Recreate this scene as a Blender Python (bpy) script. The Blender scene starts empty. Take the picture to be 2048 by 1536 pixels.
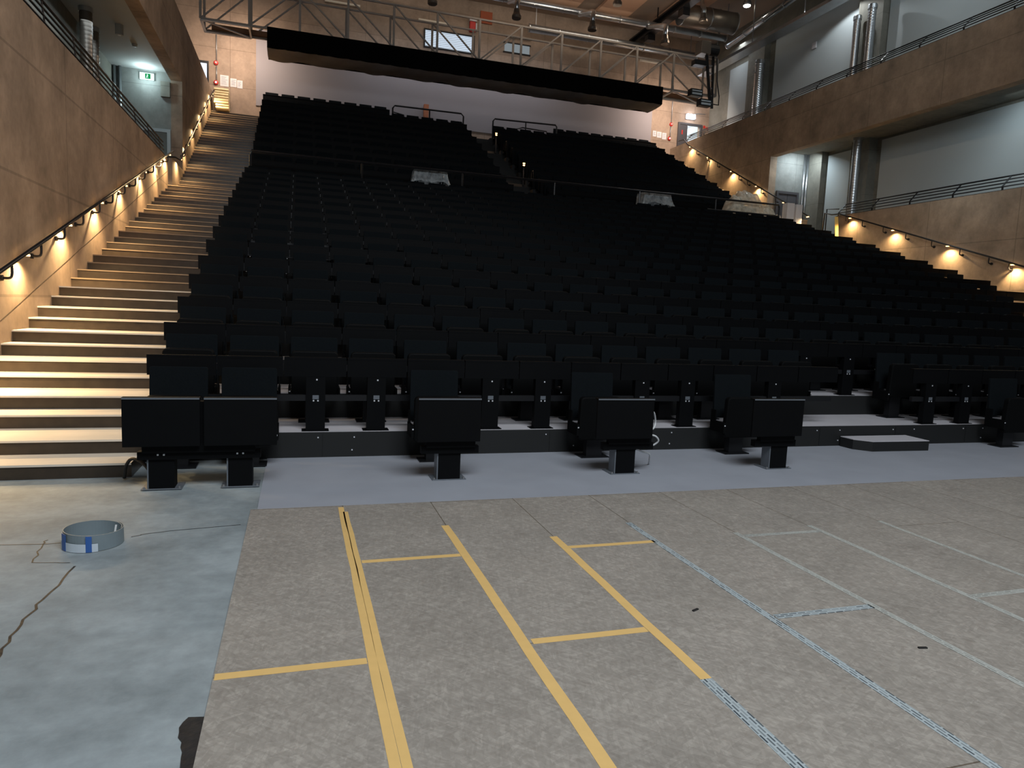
import bpy, bmesh, math, random
from mathutils import Vector, Matrix

random.seed(7)
C = bpy.context.scene.collection
PI = math.pi

# ------------------------------------------------------------------ materials
def lin(c):
    out = []
    for v in c:
        v /= 255.0
        out.append(v / 12.92 if v <= 0.04045 else ((v + 0.055) / 1.055) ** 2.4)
    return (out[0], out[1], out[2], 1.0)

def base_mat(name, col, rough=0.6, metal=0.0, spec=0.5):
    m = bpy.data.materials.new(name); m.use_nodes = True
    b = m.node_tree.nodes['Principled BSDF']
    b.inputs['Base Color'].default_value = col
    b.inputs['Roughness'].default_value = rough
    b.inputs['Metallic'].default_value = metal
    b.inputs['Specular IOR Level'].default_value = spec
    return m, m.node_tree.nodes, m.node_tree.links, b

def flat(name, rgb, rough=0.6, metal=0.0, spec=0.5, noise=0.12, scale=8.0, bump=0.0):
    """a plain coloured material with a little procedural unevenness"""
    m, N, L, b = base_mat(name, lin(rgb), rough, metal, spec)
    tc = N.new('ShaderNodeTexCoord')
    nz = N.new('ShaderNodeTexNoise'); nz.inputs['Scale'].default_value = scale; nz.inputs['Detail'].default_value = 4
    L.new(tc.outputs['Object'], nz.inputs['Vector'])
    mx = N.new('ShaderNodeMix'); mx.data_type = 'RGBA'
    c = lin(rgb)
    mx.inputs['A'].default_value = tuple(v * (1 - noise) for v in c[:3]) + (1,)
    mx.inputs['B'].default_value = tuple(min(1, v * (1 + noise)) for v in c[:3]) + (1,)
    L.new(nz.outputs['Fac'], mx.inputs['Factor']); L.new(mx.outputs['Result'], b.inputs['Base Color'])
    if bump:
        bp = N.new('ShaderNodeBump'); bp.inputs['Strength'].default_value = bump; bp.inputs['Distance'].default_value = 0.01
        L.new(nz.outputs['Fac'], bp.inputs['Height']); L.new(bp.outputs['Normal'], b.inputs['Normal'])
    return m

def concrete(name, rgb, panel=(2.6, 1.3), seam=0.012, vertical='yz', contrast=0.28, rough=0.75, seamdark=0.55, off=(0.0, 0.0)):
    """cast concrete with soft cloudy stains, shuttering seams and tie holes"""
    m, N, L, b = base_mat(name, lin(rgb), rough, 0, 0.3)
    geo = N.new('ShaderNodeNewGeometry')
    sep = N.new('ShaderNodeSeparateXYZ'); L.new(geo.outputs['Position'], sep.inputs[0])
    cmb = N.new('ShaderNodeCombineXYZ')
    a, c = {'yz': ('Y', 'Z'), 'xz': ('X', 'Z'), 'xy': ('X', 'Y')}[vertical]
    for o_, i_, d_ in ((a, 'X', off[0]), (c, 'Y', off[1])):
        mt = N.new('ShaderNodeMath'); mt.operation = 'ADD'; mt.inputs[1].default_value = d_
        L.new(sep.outputs[o_], mt.inputs[0]); L.new(mt.outputs[0], cmb.inputs[i_])
    n1 = N.new('ShaderNodeTexNoise'); n1.inputs['Scale'].default_value = 0.9; n1.inputs['Detail'].default_value = 6; n1.inputs['Roughness'].default_value = 0.65
    n2 = N.new('ShaderNodeTexNoise'); n2.inputs['Scale'].default_value = 9.0; n2.inputs['Detail'].default_value = 5
    L.new(geo.outputs['Position'], n1.inputs['Vector']); L.new(geo.outputs['Position'], n2.inputs['Vector'])
    ramp = N.new('ShaderNodeValToRGB')
    col = lin(rgb)
    ramp.color_ramp.elements[0].position = 0.3; ramp.color_ramp.elements[1].position = 0.72
    ramp.color_ramp.elements[0].color = tuple(v * (1 - contrast) for v in col[:3]) + (1,)
    ramp.color_ramp.elements[1].color = tuple(min(1, v * (1 + contrast * 0.7)) for v in col[:3]) + (1,)
    L.new(n1.outputs['Fac'], ramp.inputs['Fac'])
    br = N.new('ShaderNodeTexBrick'); br.offset = 0.0; br.squash = 1.0
    br.inputs['Scale'].default_value = 1.0; br.inputs['Mortar Size'].default_value = seam; br.inputs['Mortar Smooth'].default_value = 0.4
    br.inputs['Brick Width'].default_value = panel[0]; br.inputs['Row Height'].default_value = panel[1]
    br.inputs['Color1'].default_value = (1, 1, 1, 1); br.inputs['Color2'].default_value = (0.9, 0.9, 0.9, 1)
    br.inputs['Mortar'].default_value = (seamdark, seamdark, seamdark, 1)
    L.new(cmb.outputs[0], br.inputs['Vector'])
    mul = N.new('ShaderNodeMix'); mul.data_type = 'RGBA'; mul.blend_type = 'MULTIPLY'; mul.inputs['Factor'].default_value = 0.8
    st = N.new('ShaderNodeMapping'); st.inputs['Scale'].default_value = (.9, .9, .62); L.new(geo.outputs['Position'], st.inputs['Vector'])
    n4 = N.new('ShaderNodeTexNoise'); n4.inputs['Scale'].default_value = 1.5; n4.inputs['Detail'].default_value = 5; n4.inputs['Roughness'].default_value = .7
    L.new(st.outputs[0], n4.inputs['Vector'])
    r4 = N.new('ShaderNodeValToRGB'); r4.color_ramp.elements[0].position = .28; r4.color_ramp.elements[1].position = .60
    r4.color_ramp.elements[0].color = (1 - contrast * 1.1,) * 3 + (1,); r4.color_ramp.elements[1].color = (1, 1, 1, 1); L.new(n4.outputs['Fac'], r4.inputs['Fac'])
    m4 = N.new('ShaderNodeMix'); m4.data_type = 'RGBA'; m4.blend_type = 'MULTIPLY'; m4.inputs['Factor'].default_value = 1.0
    L.new(ramp.outputs['Color'], m4.inputs['A']); L.new(r4.outputs['Color'], m4.inputs['B'])
    L.new(m4.outputs['Result'], mul.inputs['A']); L.new(br.outputs['Color'], mul.inputs['B'])
    mul2 = N.new('ShaderNodeMix'); mul2.data_type = 'RGBA'; mul2.blend_type = 'MULTIPLY'; mul2.inputs['Factor'].default_value = 0.35
    L.new(mul.outputs['Result'], mul2.inputs['A']); L.new(n2.outputs['Color'], mul2.inputs['B'])
    # desaturate n2 colour into grey
    bw = N.new('ShaderNodeRGBToBW'); L.new(n2.outputs['Color'], bw.inputs[0]); L.new(bw.outputs[0], mul2.inputs['B'])
    L.new(mul2.outputs['Result'], b.inputs['Base Color'])
    bp = N.new('ShaderNodeBump'); bp.inputs['Strength'].default_value = 0.25; bp.inputs['Distance'].default_value = 0.01
    L.new(n2.outputs['Fac'], bp.inputs['Height']); L.new(bp.outputs['Normal'], b.inputs['Normal'])
    return m

def emit(name, rgb, strength):
    m = bpy.data.materials.new(name); m.use_nodes = True
    N = m.node_tree.nodes; L = m.node_tree.links
    N.remove(N['Principled BSDF'])
    e = N.new('ShaderNodeEmission'); e.inputs['Color'].default_value = lin(rgb); e.inputs['Strength'].default_value = strength
    L.new(e.outputs[0], N['Material Output'].inputs['Surface'])
    return m

M = {}
M['conc_left'] = concrete('concrete_left', (176, 154, 134), (2.92, 1.457), 0.02, 'yz', 0.34, seamdark=.62, off=(-.27, 0))
M['conc_right'] = concrete('concrete_right', (172, 150, 128), (2.6, 1.27), 0.014, 'yz', 0.32, seamdark=.6)
M['conc_back'] = concrete('concrete_back', (176, 154, 136), (2.6, 1.4), 0.012, 'xz', 0.22)
M['conc_grey'] = concrete('concrete_grey', (150, 152, 148), (2.6, 1.5), 0.01, 'xz', 0.22)
M['conc_grey_y'] = concrete('concrete_grey_side', (140, 138, 128), (2.6, 1.5), 0.01, 'yz', 0.22)
M['soffit'] = flat('white_soffit', (170, 172, 170), 0.8, noise=0.06, scale=1.5)
M['white_wall'] = flat('white_plaster', (172, 180, 182), 0.85, noise=0.06, scale=0.8)
M['white_panel'] = flat('pale_wall_panel', (144, 139, 143), 0.85, noise=0.05, scale=0.8)
M['ceiling'] = flat('ceiling_boards', (150, 132, 118), 0.85, noise=0.2, scale=0.5)
M['black'] = flat('black_laminate', (12, 14, 15), 0.6, spec=0.1, noise=0.15)
M['desk'] = flat('black_desk_board', (9, 10, 12), 0.6, spec=0.09, noise=0.15)
M['fabric'] = flat('black_seat_fabric', (16, 20, 23), 0.9, spec=0.08, noise=0.25, scale=60, bump=0.15)
M['shell'] = flat('black_seat_shell', (8, 9, 10), 0.65, spec=0.1)
M['steel_dark'] = flat('dark_steel', (30, 31, 34), 0.4, 0.4, noise=0.1)
M['rail'] = flat('black_rail_paint', (26, 26, 29), 0.35, 0.2, noise=0.1)
M['steel'] = flat('grey_steel', (150, 150, 152), 0.4, 0.6, noise=0.15)
M['bolt'] = flat('bright_bolt', (225, 228, 235), 0.35, 0.3, noise=0.02)
M['edge'] = flat('pale_edge', (110, 116, 124), 0.35, 0.3, noise=0.1)
M['truss'] = flat('grey_truss_paint', (150, 142, 134), 0.55, 0.1, noise=0.1)
M['truss_white'] = flat('white_truss_paint', (205, 203, 204), 0.5, 0.1, noise=0.06)
M['cloth_black'] = flat('black_molton', (9, 9, 10), 0.95, spec=0.05, noise=0.2, scale=3)
M['cloth_grey'] = flat('dusty_grey_cloth', (150, 148, 148), 0.95, spec=0.05, noise=0.35, scale=1.2, bump=0.3)
M['tread'] = flat('lit_dusty_tread', (214, 204, 190), 0.85, noise=0.12, scale=3, bump=0.1)  # dusty concrete, with the bright light on the treads put into its colour
M['tread_up'] = flat('darker_stair_tread', (132, 114, 94), 0.5, noise=0.3, scale=4, bump=0.1)  # darker copy of the tread colour for the higher left steps
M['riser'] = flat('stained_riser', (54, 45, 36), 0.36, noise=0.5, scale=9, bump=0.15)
M['tier_top'] = flat('tier_grey_floor', (186, 184, 190), 0.85, noise=0.1, scale=3)
M['tier_riser'] = flat('tier_black_riser', (15, 17, 18), 0.7, noise=0.25, scale=2)
M['galv'] = flat('galvanised_sheet', (190, 194, 198), 0.28, 0.9, noise=0.2, scale=5)
M['duct_dark'] = flat('dull_duct_sheet', (120, 112, 104), 0.4, 0.7, noise=0.2, scale=3)
M['wood'] = flat('brown_board', (112, 78, 50), 0.7, noise=0.25, scale=4)
M['orange'] = flat('orange_timber', (168, 104, 72), 0.7, noise=0.1)
M['sack'] = flat('cream_sack', (226, 208, 165), 0.8, noise=0.1, scale=6, bump=0.2)
M['paper'] = flat('white_paper', (205, 203, 206), 0.8, noise=0.06)
M['ink'] = flat('grey_print', (120, 122, 132), 0.8)
M['red'] = flat('red_plastic', (190, 40, 32), 0.45)
M['redbrown'] = flat('red_brown_panel', (150, 72, 38), 0.6)
M['green'] = emit('green_sign', (30, 150, 80), 1.0)
M['signlit'] = emit('lit_sign', (200, 240, 240), 2.2)
M['lamp_white'] = emit('white_lamp', (235, 240, 255), 9.0)
M['led'] = emit('warm_led', (255, 196, 115), 8.0)
M['daylit'] = emit('daylit_blind', (205, 222, 240), 1.1)
M['tube'] = flat('white_batten', (215, 205, 190), 0.5, noise=0.04)
M['door_dark'] = flat('dark_grey_door', (72, 70, 74), 0.5, noise=0.08)
M['door_frame'] = flat('grey_door_frame', (150, 158, 160), 0.4, 0.3, noise=0.06)
M['door_green'] = flat('grey_green_door', (92, 96, 92), 0.55, noise=0.1)
M['yellow'] = flat('yellow_tape', (220, 182, 116), 0.6, noise=0.08, scale=14)
M['white_cable'] = flat('white_cable', (205, 208, 210), 0.5)
M['black_cable'] = flat('black_hose', (24, 24, 26), 0.4)
M['membrane'] = flat('black_membrane', (36, 36, 38), 0.5, noise=0.5, scale=20, bump=0.6)
M['ring_grey'] = flat('grey_plastic_strip', (118, 130, 136), 0.4, noise=0.12, scale=10)
M['ring_blue'] = flat('blue_print', (50, 92, 160), 0.4)
M['ring_label'] = flat('pale_label', (190, 200, 210), 0.4)

# plastic sheet
def plastic(name, rgb, alpha):
    m, N, L, b = base_mat(name, lin(rgb), 0.22, 0, 0.6)
    nz = N.new('ShaderNodeTexNoise'); nz.inputs['Scale'].default_value = 7; nz.inputs['Detail'].default_value = 5
    geo = N.new('ShaderNodeNewGeometry'); L.new(geo.outputs['Position'], nz.inputs['Vector'])
    rp = N.new('ShaderNodeMapRange'); rp.inputs['From Min'].default_value = 0.35; rp.inputs['From Max'].default_value = 0.7
    rp.inputs['To Min'].default_value = alpha * 0.6; rp.inputs['To Max'].default_value = min(1, alpha * 1.35)
    L.new(nz.outputs['Fac'], rp.inputs['Value']); L.new(rp.outputs['Result'], b.inputs['Alpha'])
    bp = N.new('ShaderNodeBump'); bp.inputs['Strength'].default_value = 0.7; bp.inputs['Distance'].default_value = 0.03
    L.new(nz.outputs['Fac'], bp.inputs['Height']); L.new(bp.outputs['Normal'], b.inputs['Normal'])
    return m
M['plastic'] = plastic('clear_plastic_sheet', (205, 212, 216), 0.5)
M['plastic_pile'] = plastic('milky_plastic_sheet', (225, 215, 195), 0.8)

# spiral duct: rings across the local z axis
def spiral(name, rgb, scale=24.0, metal=0.9):
    m, N, L, b = base_mat(name, lin(rgb), 0.22, metal, 0.5)
    tc = N.new('ShaderNodeTexCoord')
    wv = N.new('ShaderNodeTexWave'); wv.wave_type = 'BANDS'; wv.bands_direction = 'Z'; wv.inputs['Scale'].default_value = scale / 6.0
    wv.inputs['Distortion'].default_value = 0.4
    L.new(tc.outputs['Object'], wv.inputs['Vector'])
    bp = N.new('ShaderNodeBump'); bp.inputs['Strength'].default_value = 0.8; bp.inputs['Distance'].default_value = 0.03
    L.new(wv.outputs['Fac'], bp.inputs['Height']); L.new(bp.outputs['Normal'], b.inputs['Normal'])
    return m
M['spiral'] = spiral('spiral_duct_sheet', (190, 198, 204))

# floor concrete
def floor_conc():
    m, N, L, b = base_mat('floor_concrete', lin((140, 148, 150)), 0.6, 0, 0.35)
    geo = N.new('ShaderNodeNewGeometry')
    n1 = N.new('ShaderNodeTexNoise'); n1.inputs['Scale'].default_value = 1.6; n1.inputs['Detail'].default_value = 8; n1.inputs['Roughness'].default_value = 0.7
    n2 = N.new('ShaderNodeTexNoise'); n2.inputs['Scale'].default_value = 14; n2.inputs['Detail'].default_value = 6
    L.new(geo.outputs['Position'], n1.inputs['Vector']); L.new(geo.outputs['Position'], n2.inputs['Vector'])
    rp = N.new('ShaderNodeValToRGB')
    e = rp.color_ramp.elements
    e[0].position = 0.28; e[0].color = lin((122, 131, 135)); e[1].position = 0.7; e[1].color = lin((172, 182, 187))
    L.new(n1.outputs['Fac'], rp.inputs['Fac'])
    mul = N.new('ShaderNodeMix'); mul.data_type = 'RGBA'; mul.blend_type = 'MULTIPLY'; mul.inputs['Factor'].default_value = 0.3
    L.new(rp.outputs['Color'], mul.inputs['A']); L.new(n2.outputs['Fac'], mul.inputs['B'])
    L.new(mul.outputs['Result'], b.inputs['Base Color'])
    bp = N.new('ShaderNodeBump'); bp.inputs['Strength'].default_value = 0.12; bp.inputs['Distance'].default_value = 0.01
    L.new(n2.outputs['Fac'], bp.inputs['Height']); L.new(bp.outputs['Normal'], b.inputs['Normal'])
    return m
M['floor'] = floor_conc()
M['screed'] = flat('grey_screed', (152, 156, 166), 0.7, noise=0.12, scale=2.2)

# OSB boards: strand flakes plus board joints
def osb():
    m, N, L, b = base_mat('osb_boards', lin((160, 146, 126)), 0.65, 0, 0.3)
    geo = N.new('ShaderNodeNewGeometry')
    wob = N.new('ShaderNodeTexNoise'); wob.inputs['Scale'].default_value = 5.0; L.new(geo.outputs['Position'], wob.inputs['Vector'])
    wv = N.new('ShaderNodeVectorMath'); wv.operation = 'MULTIPLY_ADD'; wv.inputs[1].default_value = (.06, .06, 0)
    L.new(wob.outputs['Color'], wv.inputs[0]); L.new(geo.outputs['Position'], wv.inputs[2])
    def flakes(rot, ln, wd):
        mp = N.new('ShaderNodeMapping'); mp.vector_type = 'TEXTURE'
        mp.inputs['Rotation'].default_value = (0, 0, rot); mp.inputs['Scale'].default_value = (ln, wd, 1)
        L.new(wv.outputs[0], mp.inputs['Vector'])
        v = N.new('ShaderNodeTexVoronoi'); v.inputs['Scale'].default_value = 1.0
        L.new(mp.outputs[0], v.inputs['Vector'])
        bw = N.new('ShaderNodeRGBToBW'); L.new(v.outputs['Color'], bw.inputs[0])
        return bw.outputs[0]
    fl = [flakes(.35, .06, .013), flakes(1.3, .05, .011), flakes(-.75, .055, .012), flakes(2.2, .04, .012)]
    acc = fl[0]
    for q in fl[1:]:
        ad = N.new('ShaderNodeMath'); ad.operation = 'ADD'; L.new(acc, ad.inputs[0]); L.new(q, ad.inputs[1]); acc = ad.outputs[0]
    hf = N.new('ShaderNodeMath'); hf.operation = 'MULTIPLY'; hf.inputs[1].default_value = 0.25; L.new(acc, hf.inputs[0])
    n3 = N.new('ShaderNodeTexNoise'); n3.inputs['Scale'].default_value = 2.0; n3.inputs['Detail'].default_value = 5
    L.new(geo.outputs['Position'], n3.inputs['Vector'])
    rp = N.new('ShaderNodeValToRGB'); e = rp.color_ramp.elements
    e[0].position = 0.2; e[0].color = lin((145, 138, 130)); e[1].position = 0.8; e[1].color = lin((182, 175, 166))
    k = rp.color_ramp.elements.new(0.5); k.color = lin((160, 153, 145))
    L.new(hf.outputs[0], rp.inputs['Fac'])
    mul = N.new('ShaderNodeMix'); mul.data_type = 'RGBA'; mul.blend_type = 'MULTIPLY'; mul.inputs['Factor'].default_value = 0.35
    L.new(rp.outputs['Color'], mul.inputs['A']); L.new(n3.outputs['Fac'], mul.inputs['B'])
    # joints
    sep = N.new('ShaderNodeSeparateXYZ'); L.new(geo.outputs['Position'], sep.inputs[0])
    ax = N.new('ShaderNodeMath'); ax.operation = 'ADD'; ax.inputs[1].default_value = -1.7 + 2.366 * 4; L.new(sep.outputs['Y'], ax.inputs[0])
    ay = N.new('ShaderNodeMath'); ay.operation = 'ADD'; ay.inputs[1].default_value = 0.335 + 0.676 * 8; L.new(sep.outputs['X'], ay.inputs[0])
    cmb = N.new('ShaderNodeCombineXYZ'); L.new(ax.outputs[0], cmb.inputs['X']); L.new(ay.outputs[0], cmb.inputs['Y'])
    br = N.new('ShaderNodeTexBrick'); br.offset = 0.5; br.inputs['Scale'].default_value = 1
    br.inputs['Brick Width'].default_value = 2.366; br.inputs['Row Height'].default_value = 0.676
    br.inputs['Mortar Size'].default_value = 0.0035; br.inputs['Mortar Smooth'].default_value = 0.1
    br.inputs['Color1'].default_value = (1, 1, 1, 1); br.inputs['Color2'].default_value = (.93, .93, .93, 1); br.inputs['Mortar'].default_value = (.3, .24, .18, 1)
    L.new(cmb.outputs[0], br.inputs['Vector'])
    m2 = N.new('ShaderNodeMix'); m2.data_type = 'RGBA'; m2.blend_type = 'MULTIPLY'; m2.inputs['Factor'].default_value = 0.85
    L.new(mul.outputs['Result'], m2.inputs['A']); L.new(br.outputs['Color'], m2.inputs['B'])
    L.new(m2.outputs['Result'], b.inputs['Base Color'])
    bp = N.new('ShaderNodeBump'); bp.inputs['Strength'].default_value = 0.25; bp.inputs['Distance'].default_value = 0.004
    L.new(hf.outputs[0], bp.inputs['Height']); L.new(bp.outputs['Normal'], b.inputs['Normal'])
    return m
M['osb'] = osb()

# printed silver tape: rows of dark dashes (unreadable print)
def print_tape(ink, bg):
    m, N, L, b = base_mat('printed_tape', lin((170, 180, 184)), 0.4, 0, 0.4)
    tc = N.new('ShaderNodeTexCoord')
    br = N.new('ShaderNodeTexBrick'); br.offset = 0.37; br.inputs['Scale'].default_value = 1
    br.inputs['Brick Width'].default_value = 0.055; br.inputs['Row Height'].default_value = 0.016
    br.inputs['Mortar Size'].default_value = 0.0045; br.inputs['Mortar Smooth'].default_value = 0.1; br.inputs['Bias'].default_value = -0.1
    br.inputs['Color1'].default_value = lin(ink); br.inputs['Color2'].default_value = lin(bg); br.inputs['Mortar'].default_value = lin(tuple(v + 8 for v in bg))
    L.new(tc.outputs['Object'], br.inputs['Vector'])
    L.new(br.outputs['Color'], b.inputs['Base Color'])
    return m
M['print'] = print_tape((58, 66, 74), (160, 170, 174))
M['print_faint'] = print_tape((112, 114, 110), (166, 168, 164))

# ------------------------------------------------------------------ mesh helpers
class MB:
    def __init__(self): self.v = []; self.f = []; self.m = []
    def add(self, vs, fs, mi=0):
        o = len(self.v); self.v += [tuple(p) for p in vs]
        for f in fs: self.f.append([i + o for i in f]); self.m.append(mi)
        return self
    def box(self, x0, x1, y0, y1, z0, z1, mi=0):
        vs = [(x, y, z) for z in (z0, z1) for y in (y0, y1) for x in (x0, x1)]
        return self.add(vs, [(0, 2, 3, 1), (4, 5, 7, 6), (0, 1, 5, 4), (2, 6, 7, 3), (0, 4, 6, 2), (1, 3, 7, 5)], mi)
    def bar(self, p0, p1, w, h, mi=0, up=(0, 0, 1)):
        p0 = Vector(p0); p1 = Vector(p1); d = (p1 - p0).normalized(); u = Vector(up)
        if abs(d.dot(u)) > 0.98: u = Vector((1, 0, 0))
        s = d.cross(u).normalized() * w / 2; t = s.cross(d).normalized() * h / 2
        vs = [p + a * s + c * t for p in (p0, p1) for a, c in ((-1, -1), (1, -1), (1, 1), (-1, 1))]
        return self.add(vs, [(0, 1, 2, 3), (7, 6, 5, 4), (0, 4, 5, 1), (1, 5, 6, 2), (2, 6, 7, 3), (3, 7, 4, 0)], mi)
    def tube(self, path, r, n=8, mi=0, caps=True):
        P = [Vector(p) for p in path]; rings = []; prev = None
        for i, p in enumerate(P):
            d = (P[min(i + 1, len(P) - 1)] - P[max(i - 1, 0)]).normalized()
            if prev is None:
                u = Vector((0, 0, 1)) if abs(d.z) < 0.9 else Vector((1, 0, 0))
                a = d.cross(u).normalized()
            else:
                a = (prev - d * prev.dot(d)).normalized()
            prev = a; c = d.cross(a)
            rr = r[i] if isinstance(r, (list, tuple)) else r
            rings.append([p + (a * math.cos(2 * PI * k / n) + c * math.sin(2 * PI * k / n)) * rr for k in range(n)])
        vs = [q for R in rings for q in R]; fs = []
        for i in range(len(P) - 1):
            for k in range(n):
                fs.append((i * n + k, i * n + (k + 1) % n, (i + 1) * n + (k + 1) % n, (i + 1) * n + k))
        if caps: fs.append(tuple(reversed(range(n)))); fs.append(tuple((len(P) - 1) * n + k for k in range(n)))
        return self.add(vs, fs, mi)
    def prism(self, prof, x0, x1, axis='x', mi=0, mi_fn=None):
        """extrude a polygon: axis x -> prof=(y,z); axis y -> prof=(x,z); axis z -> prof=(x,y)"""
        def pt(a, c, t): return {'x': (t, a, c), 'y': (a, t, c), 'z': (a, c, t)}[axis]
        n = len(prof); vs = [pt(a, c, x0) for a, c in prof] + [pt(a, c, x1) for a, c in prof]
        fs = [tuple(range(n))[::-1], tuple(range(n, 2 * n))]
        ms = [mi, mi]
        for i in range(n):
            j = (i + 1) % n; fs.append((i, j, n + j, n + i)); ms.append(mi_fn(prof[i], prof[j]) if mi_fn else mi)
        o = len(self.v); self.v += vs
        for f, k in zip(fs, ms): self.f.append([i + o for i in f]); self.m.append(k)
        return self
    def lathe(self, prof, cx, cy, cz, n=20, mi=0, rot=None):
        vs = []
        for r, z in prof:
            for k in range(n):
                p = Vector((r * math.cos(2 * PI * k / n), r * math.sin(2 * PI * k / n), z))
                if rot is not None: p = rot @ p
                vs.append((cx + p.x, cy + p.y, cz + p.z))
        fs = []
        for i in range(len(prof) - 1):
            for k in range(n):
                fs.append((i * n + k, i * n + (k + 1) % n, (i + 1) * n + (k + 1) % n, (i + 1) * n + k))
        return self.add(vs, fs, mi)
    def mesh(self, name, mats, origin=(0, 0, 0), smooth=False, bevel=0.0):
        me = bpy.data.meshes.new(name)
        o = Vector(origin)
        me.from_pydata([tuple(Vector(p) - o) for p in self.v], [], self.f)
        for m in (mats if isinstance(mats, (list, tuple)) else [mats]): me.materials.append(m)
        for p, k in zip(me.polygons, self.m): p.material_index = k
        bm = bmesh.new(); bm.from_mesh(me)
        bmesh.ops.recalc_face_normals(bm, faces=bm.faces[:])
        if bevel:
            es = [e for e in bm.edges if len(e.link_faces) == 2 and e.calc_face_angle(0) > 0.6]
            bmesh.ops.bevel(bm, geom=es, offset=bevel, segments=2, profile=0.5, affect='EDGES')
        bm.to_mesh(me); bm.free()
        if smooth:
            for p in me.polygons: p.use_smooth = True
        me.update(); return me
    def build(self, name, mats, parent=None, origin=None, smooth=False, bevel=0.0, loc=None):
        """vertices are in world space; the mesh is made relative to its parent (or to origin)"""
        o = Vector(origin) if origin is not None else (wloc(parent) if parent else Vector((0, 0, 0)))
        ob = bpy.data.objects.new(name, self.mesh(name, mats, o, smooth, bevel)); C.objects.link(ob)
        if parent:
            ob.parent = parent; ob.location = o - wloc(parent)
        else:
            ob.location = o
        return ob

def wloc(o):
    v = Vector((0, 0, 0))
    while o: v += o.location; o = o.parent
    return v

def tag(o, label, cat, group=None, kind=None):
    o['label'] = label; o['category'] = cat
    if group: o['group'] = group
    if kind: o['kind'] = kind
    return o

def thing(name, label, cat, loc, group=None):
    o = bpy.data.objects.new(name, None); C.objects.link(o); o.location = loc; o.empty_display_size = 0.2
    return tag(o, label, cat, group)

def struct(o, label=None, cat=None):
    o['kind'] = 'structure'
    if label: o['label'] = label
    if cat: o['category'] = cat
    return o

def rrect(w, h, r, n=4, top_only=False):
    """rounded rectangle outline, centred on x, from z=0 to h"""
    pts = []
    def arc(cx, cz, a0):
        for k in range(n + 1):
            a = a0 + (PI / 2) * k / n
            pts.append((cx + r * math.cos(a), cz + r * math.sin(a)))
    arc(w / 2 - r, h - r, 0); arc(-w / 2 + r, h - r, PI / 2)
    if top_only: pts += [(-w / 2, 0), (w / 2, 0)]
    else: arc(-w / 2 + r, r, PI); arc(w / 2 - r, r, 1.5 * PI)
    return pts

ORD = ['zeroth', 'first', 'second', 'third', 'fourth', 'fifth', 'sixth', 'seventh', 'eighth', 'ninth', 'tenth', 'eleventh', 'twelfth', 'thirteenth', 'fourteenth', 'fifteenth',
       'sixteenth', 'seventeenth', 'eighteenth', 'nineteenth', 'twentieth', 'twenty-first', 'twenty-second', 'twenty-third', 'twenty-fourth', 'twenty-fifth', 'twenty-sixth', 'twenty-seventh', 'twenty-eighth', 'twenty-ninth', 'thirtieth']

# ------------------------------------------------------------------ camera
cam = bpy.data.cameras.new('camera'); co = bpy.data.objects.new('camera', cam); C.objects.link(co)
F_PX = 1382.19
cam.sensor_width = 36.0; cam.sensor_fit = 'HORIZONTAL'; cam.lens = 36.0 * F_PX / 2048.0
cam.clip_start = 0.05; cam.clip_end = 200
Rc = ((0.955, 0.008, 0.297), (-0.294, -0.115, 0.949), (0.042, -0.993, -0.108))
v1 = Vector((595 - 1024, 600 - 768, F_PX)).normalized(); v2 = Vector((5462 - 1024, 807 - 768, F_PX)); v2 = (v2 - v1 * v2.dot(v1)).normalized()
v3 = v2.cross(v1); v3 = v3 if v3.y < 0 else -v3           # world z in camera space (image y is down)
right = Vector((v2.x, v1.x, v3.x)); down = Vector((v2.y, v1.y, v3.y)); fwd = Vector((v2.z, v1.z, v3.z))
CAM = Vector((0, 0, 1.55))
mw = Matrix(((right.x, -down.x, -fwd.x, 0), (right.y, -down.y, -fwd.y, 0), (right.z, -down.z, -fwd.z, CAM.z), (0, 0, 0, 1)))
co.matrix_world = mw
bpy.context.scene.camera = co
def in_frame(p, pad=40):
    d = Vector(p) - CAM; z = d.dot(fwd)
    if z < 0.3: return False
    x = 1024 + F_PX * d.dot(right) / z; y = 768 + F_PX * d.dot(down) / z
    return -pad < x < 2048 + pad and -pad < y < 1536 + pad

# ------------------------------------------------------------------ key sizes
XL, XR, YB, ZC = -3.25, 17.0, 30.5, 14.6
SX0, PITCH, NS = -1.33, 0.603, 28
SX1 = SX0 + PITCH * NS
ZK = [0, .26, .53, .80, 1.09, 1.38, 1.665, 1.95, 2.23] + [2.23 + .273 * i for i in range(1, 9)]     # row platforms 1..16
YK = [6.1] + [7.0 + .885 * i for i in range(16)]
UY = [21.45 + .86 * j for j in range(10)]; UZ = [4.83 + .43 * j for j in range(10)]
LAND = 4.38

# ------------------------------------------------------------------ floor
struct(MB().box(-9, 24, -7, 32, -0.3, 0).build('floor', M['floor']))
f = MB().box(-.315, 22, -6.5, 5.265, 0.0005, 0.010); struct(f.build('floor_osb', M['osb']), 'particle board subfloor with taped joints', 'floor')
f = MB().box(-.27, 22, 5.267, 7.0, 0.0005, 0.006); struct(f.build('floor_screed', M['screed']), 'smooth grey floor strip in front of the seats', 'floor')
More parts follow.
